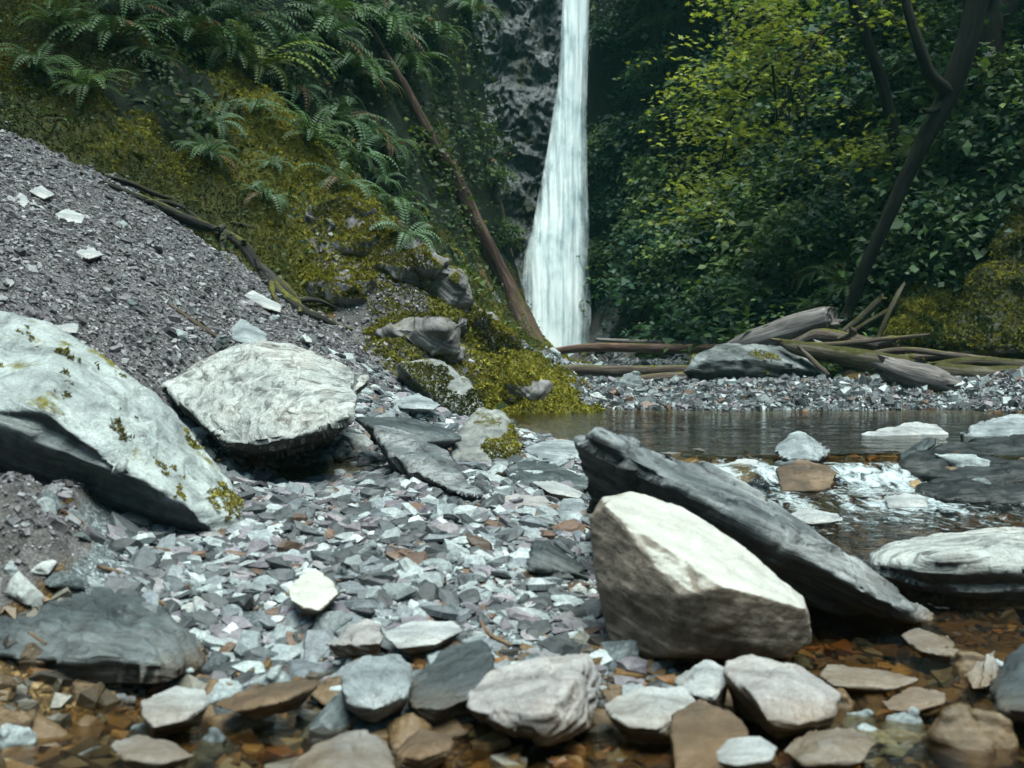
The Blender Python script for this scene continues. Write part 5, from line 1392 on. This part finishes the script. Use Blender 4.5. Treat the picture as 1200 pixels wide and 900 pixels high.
# unseen leafy trees added above the left bank, crowns placed to shade it
for k, (x, y) in enumerate(((-8.0, 12.5), (-7.0, 17.5))):
    b = np.array([x, y, gz(x, y) - .2])
    cs = [np.array([random.uniform(-8, -2.2 - .8 * k), random.uniform(9.5, 14.5) + 3.5 * k, random.uniform(6.8, 9.5) + 1.8 * k]) for _ in range(42)]
    tree('bank_tree', ['leafy tree on the upper left bank above the ferns', 'leafy tree on the left bank nearer the waterfall'][k], [(np.array([b, b + [.2, 0, 4], b + [0, .1, 9]]), [.25, .2, .1]), (np.array([b + [.1, 0, 3.2], b + [2, -.5, 4.5], b + [4, -1, 4.9]]), [.14, .1, .04])], B_dark,
         leaf_blob(cs, .6, 60, .2, (.02, .045, .015), (.05, .08, .02), T_MAPLE, M_leaf, .4, .9, 30 + k, origin=b), b)

# ------------------------------------------------------------------ cedars by the waterfall
def bough(seed, L):
    r = np.random.default_rng(seed); V, F, C = [], [], []; b = 0
    t = np.linspace(0, 1, 15)
    ax = np.stack([t * L * .92, 0 * t, .12 * L * np.sin(t * 2.2) - .42 * L * t ** 2.2], 1)
    for i in range(1, 15):
        for s in (-1, 1):
            l = L * .42 * (1 - .75 * t[i]) * r.uniform(.7, 1.15); k = 9
            u = np.linspace(.1, 1, k)
            d = norm(np.array([.75, s * .8, -.15]))
            pts = ax[i] + d * (u * l)[:, None] + np.array([0, 0, -.35 * l]) * (u ** 2)[:, None]
            sh = np.exp(r.normal(0, .2))
            for j in range(k):
                for s2 in (-1, 1):
                    q = norm(np.array([.8, s * .55, 0]) + np.array([s2 * -.55 * s, s2 * .6 * 1, -.25]) + r.normal(0, .15, 3))
                    w = norm(np.cross(q, [0, 0, 1])) * .014 * L; m = .085 * L * (1.15 - .5 * u[j])
                    p0 = pts[j]
                    V += [p0, p0 + q * m * .5 + w, p0 + q * m, p0 + q * m * .5 - w]
                    F.append((b, b + 1, b + 2, b + 3)); b += 4
                    C += [np.array((.055, .085, .055)) * sh * (1 + .5 * u[j])] * 4
    return np.array(V), np.array(F), np.array(C)
BO = [bough(s, 1.0) for s in range(4)]
def cedar(label, base, top, n, h0, h1, L, seed, azr=(0, 6.28)):
    r = random.Random(seed); Vs, Fs, Cs, b = [], [], [], 0
    base = np.array(base); top = np.array(top)
    for i in range(n):
        t = h0 + (h1 - h0) * (i + r.random()) / n
        p = base + (top - base) * t
        V, F, C = BO[r.randrange(4)]
        az = r.uniform(*azr); s = L * r.uniform(.6, 1.15) * (1.1 - .5 * t)
        c_, s_ = math.cos(az), math.sin(az); pit = r.uniform(-.15, .45); cp_, sp_ = math.cos(pit), math.sin(pit)
        M = np.array([[c_, -s_, 0], [s_, c_, 0], [0, 0, 1]]) @ np.array([[cp_, 0, sp_], [0, 1, 0], [-sp_, 0, cp_]])
        Vs.append((V * s) @ M.T + p - base); Fs.append(F + b); Cs.append(C * math.exp(r.gauss(0, .25))); b += len(V)
    o = empty('cedar_tree', base); tag(o, label, 'tree', kind='thing')
    link('trunk', tubes_mesh('trunk', [([base - base, (top - base) * .5, top - base], [.14, .10, .03])], B_dark), o)
    link('crown', mesh_np('crown', np.concatenate(Vs), np.concatenate(Fs), M_cedar, np.concatenate(Cs)), o)
def gp(px, d):
    q = P(px, 300, d); q[2] = gz(q[0], q[1]) - .1; return q
b1 = gp(765, 23.4); cedar('grey green cedar with drooping boughs close to the right side of the waterfall', b1, b1 + [0.1, -.4, 9.5], 80, .30, 1, 1.4, 1, (2.6, 6.6))
b2 = gp(800, 21.6); cedar('dark drooping cedar between the waterfall cedar and the yellow green maple', b2, b2 + [0.1, -.3, 8.5], 64, .2, 1, 1.35, 2, (2.6, 6.6))

# ------------------------------------------------------------------ mossy outcrops and rocks with moss growing on them
M_outcrop = rock_mat('mossy_outcrop', (.02, .02, .012), (.04, .038, .02), (.07, .065, .035), moss=1.3, fol=2, sc=.8, wet=False, mosscol=(.022, .024, .008))
def moss_on(label, n, size, f=lambda p, nr: np.ones(len(p), bool), base=(.04, .042, .01), lite=(.19, .165, .022), name='moss_patch', off=.2):
    o, V, F = HERO[label]
    tri = np.concatenate([F[:, [0, 1, 2]], F[:, [0, 2, 3]]])
    nr = np.cross(V[tri[:, 1]] - V[tri[:, 0]], V[tri[:, 2]] - V[tri[:, 0]]); ar = np.linalg.norm(nr, axis=1)
    k = rng.choice(len(tri), n, p=ar / ar.sum()); w = rng.dirichlet((1, 1, 1), n)
    p = (V[tri[k]] * w[..., None]).sum(1); nn = norm(nr[k])
    keep = f(p, nn); p, nn = p[keep], nn[keep]; m = len(p)
    if m == 0: return
    s = size * np.exp(rng.normal(0, .35, m))
    c = col_var(m, base, .3, lite, np.clip(.5 + 1.4 * fbm(p * 2.5, 3, 130), 0, 1))
    me = scatter_mesh(name, T_TUFT, p + nn * s[:, None] * off, rot_batch(nn + rng.normal(0, .3, (m, 3)) + [0, 0, .3], rng.uniform(0, 6.3, m)), np.stack([s] * 3, 1), c, M_mossleaf)
    mo = link(name, me); mo.parent = o
    bpy.context.view_layer.update()
    mo.matrix_parent_inverse = o.matrix_world.inverted()
hero('mossy_outcrop', 'moss covered rock outcrop rising right of the leaning poles', 'rock', M_outcrop, [
 (1038,402,13.6),(1055,355,14.0),(1080,335,14.4),(1110,330,14.6),(1150,345,14.6),(1160,405,13.6),(1100,405,13.2),(1040,405,14.5),(1150,380,15.6),(1080,360,15.6)], fol=(-.3,-.4,.8), res=60, rnd=3, amp=.05)
hero('mossy_outcrop', 'tall mossy rock buttress filling the right edge above the log pile', 'rock', M_outcrop, [
 (1092,408,13.2),(1125,350,13.6),(1158,300,13.9),(1195,238,14.2),(1240,190,14.4),(1330,150,14.6),(1360,420,13),(1200,412,12.8),(1120,410,13.0),(1300,300,16),(1150,400,15)], fol=(-.4,-.4,.8), res=70, rnd=3, amp=.05)
EDGE = lambda th: (lambda p, nr: fbm(p * 1.3, 3, 140) + .5 * fbm(p * 4, 2, 141) > th)
for lab in ('moss covered rock outcrop rising right of the leaning poles', 'tall mossy rock buttress filling the right edge above the log pile'):
    moss_on(lab, 40000, .04, EDGE(-9), (.022, .03, .008), (.15, .135, .02))
moss_on('huge pale grey boulder with yellow moss, sloping down in from the left edge', 60000, .016,
        lambda p, nr: (nr[:, 2] > -.1) & ((np.linalg.norm((p - P(272, 578, 4.5)) * [1, .6, 1], axis=1) < .10 + .05 * fbm(p * 16, 3, 7)) | (np.linalg.norm((p - P(285, 632, 4.45)) * [1.4, .5, .7], axis=1) < .05 + .05 * fbm(p * 18, 3, 8)) | ((fbm(p * [5, 5, 5], 4, 151) + .4 * fbm(p * 22, 2, 152) > .56))),
        (.07, .06, .012), (.24, .20, .03))
moss_on('mossy tilted rock over a black hollow at the foot of the scree', 16000, .016, lambda p, nr: (nr[:, 2] > .05) & (fbm(p * 3, 3, 155) > -.12))
moss_on('small pyramid boulder with moss on its front, by the pool edge', 16000, .012, lambda p, nr: (nr[:, 1] < .2) & (fbm(p * 3.2, 3, 157) > .0) & (p[:, 2] < P(570, 490, 7.2)[2]))
moss_on('grey flat topped boulder lying under the driftwood logs on the far bar', 9000, .022, lambda p, nr: (nr[:, 2] > .1) & (fbm(p * 2, 3, 158) > .22))
# bare crags breaking through the moss of the bank
M_crag = rock_mat('bank_crag', (.10, .09, .088), (.20, .182, .18), (.32, .30, .30), streak=.45, moss=.3, fol=4, sc=1.8, wet=False, mosscol=(.13, .115, .02), bumpk=1.4)
for px, py, rx, ry, lab in ((400,275,62,42,'bare grey crag under the golden moss high on the bank ridge'), (462,322,70,48,'broad grey brown crag in the middle of the mossy ridge'), (392,345,60,36,'low crumbling crag just above the end of the root'),
      (520,352,46,44,'narrow crag on the ridge nearest the rotten trunk'), (488,398,78,36,'wide earthy crag above the mossy tilted rock'), (570,405,44,46,'upright crag on the lower mossy point'), (612,462,52,24,'dripping crag at the waterline of the mossy point')):
    h0 = hit(px, py); d = h0[1]; rr_ = np.random.default_rng(px)
    pts = [(px + rx * math.cos(a) * rr_.uniform(.7, 1.1), py + ry * math.sin(a) * rr_.uniform(.7, 1.1), d + rr_.uniform(.05, .35)) for a in np.linspace(0, 6.28, 9)[:-1]]
    pts += [(px + rr_.uniform(-.5, .5) * rx, py + rr_.uniform(-.6, .5) * ry, d - rr_.uniform(.04, .16)) for _ in range(7)] + [(px, py, d + .9), (px - rx * .5, py, d + .8), (px + rx * .5, py, d + .8)]
    hero('crag', lab, 'rock', M_crag, pts, fol=(.5, -.5, .6), along=(1, 0, -.7), res=75, rnd=0, amp=.035, strata=.012, chip=1.6)
    moss_on(lab, 22000, .024, lambda p, nr: (nr[:, 2] > .0) & (fbm(p * 2.2, 4, 171) + .25 * nr[:, 2] > .12))
# moss cushions by the driftwood
M_cush = rock_mat('moss_cushion', (.03, .03, .01), (.06, .055, .015), (.11, .1, .02), moss=.9, fol=1, sc=2, wet=False, mosscol=(.15, .13, .02))
for pts, lab in (([(1068,470,11.4),(1090,455,11.7),(1130,448,11.9),(1150,455,11.7),(1140,468,11.3),(1090,472,11.2),(1110,465,12.2)], 'low cushion of yellow moss on stones in front of the driftwood'),
                 ([(1130,468,11.4),(1165,452,11.8),(1188,449,11.8),(1196,458,11.5),(1185,470,11.2),(1150,474,11.2),(1170,465,12)], 'smaller moss cushion beside the low yellow one, nearer the right edge')):
    hero('moss_cushion', lab, 'moss', M_cush, pts, res=36, rnd=5, amp=.06); moss_on(lab, 9000, .022, name='moss_tuft')
# dark rocks at the foot of the right slope
for pts, lab in (([(688,404,21),(702,388,21.3),(728,371,21.6),(750,378,21.5),(764,398,21),(740,408,20.6),(700,408,20.6),(730,400,22.5)], 'wet dark rock right at the foot of the waterfall'),
                 ([(765,405,19),(790,385,19.3),(822,371,19.6),(840,385,19.4),(838,405,18.8),(800,408,18.6),(810,400,20.5)], 'grey wet rock face left of the broken grey log'),
                 ([(828,405,17.5),(850,388,17.8),(885,372,18),(905,380,17.8),(900,402,17.2),(850,408,17),(870,400,18.8)], 'mossy topped rock between the wet grey face and the broken log')):
    hero('rock', lab, 'rock', M_wetdark if 'dark' in lab else M_slab if 'grey wet' in lab else M_mossy, pts, fol=(-.5,-.5,.7), res=55, rnd=2, amp=.04, strata=.03)

# moss tufts hanging along the mossy logs
for lab, n, hh in (('long pale barked mossy log lying across the boulder toward the grey stump end', 7000, .1), ('thick moss draped log reaching to the right edge of the picture', 16000, -.25)):
    moss_on(lab, n, .03, lambda p, nr, hh=hh: (nr[:, 2] > hh) & (fbm(p * [2, 2, 4], 3, 161) > -.15), (.04, .04, .01), (.17, .15, .02))
moss_on('rotten red brown trunk leaning down the mossy bank toward the waterfall foot', 9000, .035, lambda p, nr: (nr[:, 2] > .3) & (fbm(p * 1.6, 3, 163) > .05), (.03, .035, .01), (.12, .12, .02))
# small plant with broad leaves by the pool
pb = P(632, 424, 13.6); pb[2] = gz(pb[0], pb[1])
sp = empty('broad_leaf_plant', pb); tag(sp, 'small light green broad leaved plant behind the mossy point', 'plant', kind='thing')
n = 9
nr = np.stack([np.cos(np.arange(n) * .7), np.sin(np.arange(n) * .7), np.full(n, .5)], 1)
dirs = np.stack([np.cos(np.arange(n) * .7), np.sin(np.arange(n) * .7), np.full(n, 1.3)], 1)
z = norm(np.cross(np.cross(dirs, [0, 0, 1.0]), dirs)); y = norm(dirs); x = np.cross(y, z)
for k in range(n):
    link('leaf', scatter_mesh('leaf', T_DIAMOND[:1], np.zeros((1, 3)), np.stack([x, y, z], 2)[k:k + 1], np.full((1, 3), .30) * rng.uniform(.7, 1.1), col_var(1, (.12, .17, .08), .2), M_leaf), sp)
# ------------------------------------------------------------------ light, camera
w = bpy.data.worlds.new('World'); SC.world = w; w.use_nodes = True
nt = w.node_tree; nt.nodes.clear()
sky = nt.nodes.new('ShaderNodeTexSky'); sky.sky_type = 'NISHITA'; sky.sun_disc = False
SUN_EL, SUN_AZ = R(76), R(155)      # azimuth measured clockwise from +Y
sky.sun_elevation = SUN_EL; sky.sun_rotation = SUN_AZ; sky.air_density = 1.0; sky.dust_density = 1.0; sky.ozone_density = 1.0
bg = nt.nodes.new('ShaderNodeBackground'); bg.inputs['Strength'].default_value = 0.06
wo = nt.nodes.new('ShaderNodeOutputWorld')
tint = nt.nodes.new('ShaderNodeMix'); tint.data_type = 'RGBA'; tint.blend_type = 'MULTIPLY'; tint.inputs[0].default_value = 1
nt.links.new(sky.outputs[0], tint.inputs[6]); tint.inputs[7].default_value = (.64, 1.1, 1.02, 1)   # teal tint put on the sky light
nt.links.new(tint.outputs[2], bg.inputs[0]); nt.links.new(bg.outputs[0], wo.inputs[0])
sl = bpy.data.lights.new('sun', 'SUN'); sl.energy = 3.2; sl.angle = R(44); sl.color = (.91, 1.0, .92)
so = bpy.data.objects.new('sun', sl); COL.objects.link(so)
dirv = Vector((math.sin(SUN_AZ) * math.cos(SUN_EL), math.cos(SUN_AZ) * math.cos(SUN_EL), math.sin(SUN_EL)))
so.rotation_euler = dirv.to_track_quat('Z', 'Y').to_euler()
so.location = dirv * 30
# teal haze volume added to lift and tint the dark tones
bm = bmesh.new(); bmesh.ops.create_cube(bm, size=1); me = bpy.data.meshes.new('haze'); bm.to_mesh(me); bm.free()
hz = link('haze', me); hz.scale = (90, 90, 30); hz.location = (0, 8, 12.4)
tag(hz, 'thin greenish mist hanging in the wet gorge', 'haze', kind='stuff')
hm = bpy.data.materials.new('mist'); hm.use_nodes = True; ht = hm.node_tree; ht.nodes.clear()
pv = ht.nodes.new('ShaderNodeVolumePrincipled'); pv.inputs['Color'].default_value = (.35, .95, .85, 1); pv.inputs['Density'].default_value = .0007
ho = ht.nodes.new('ShaderNodeOutputMaterial'); ht.links.new(pv.outputs[0], ho.inputs['Volume']); me.materials.append(hm)
cd = bpy.data.cameras.new('camera'); co = bpy.data.objects.new('camera', cd); COL.objects.link(co)
co.location = CAM; co.rotation_euler = (R(90) - PITCH, 0, 0)
cd.sensor_width = 36; cd.lens = 36 * FPX / 1200; cd.clip_end = 500; cd.clip_start = .05
cd.dof.use_dof = True; cd.dof.focus_distance = 8.0; cd.dof.aperture_fstop = 3.2
SC.camera = co
SC.view_settings.view_transform = 'Standard'; SC.view_settings.look = 'None'
SC.view_settings.exposure = 1.36; SC.view_settings.gamma = 1
cy = SC.cycles
cy.max_bounces = 6; cy.diffuse_bounces = 3; cy.glossy_bounces = 3; cy.transmission_bounces = 4; cy.transparent_max_bounces = 16
cy.use_denoising = True; cy.use_adaptive_sampling = True; cy.adaptive_threshold = 0.02
cy.caustics_reflective = False; cy.caustics_refractive = False
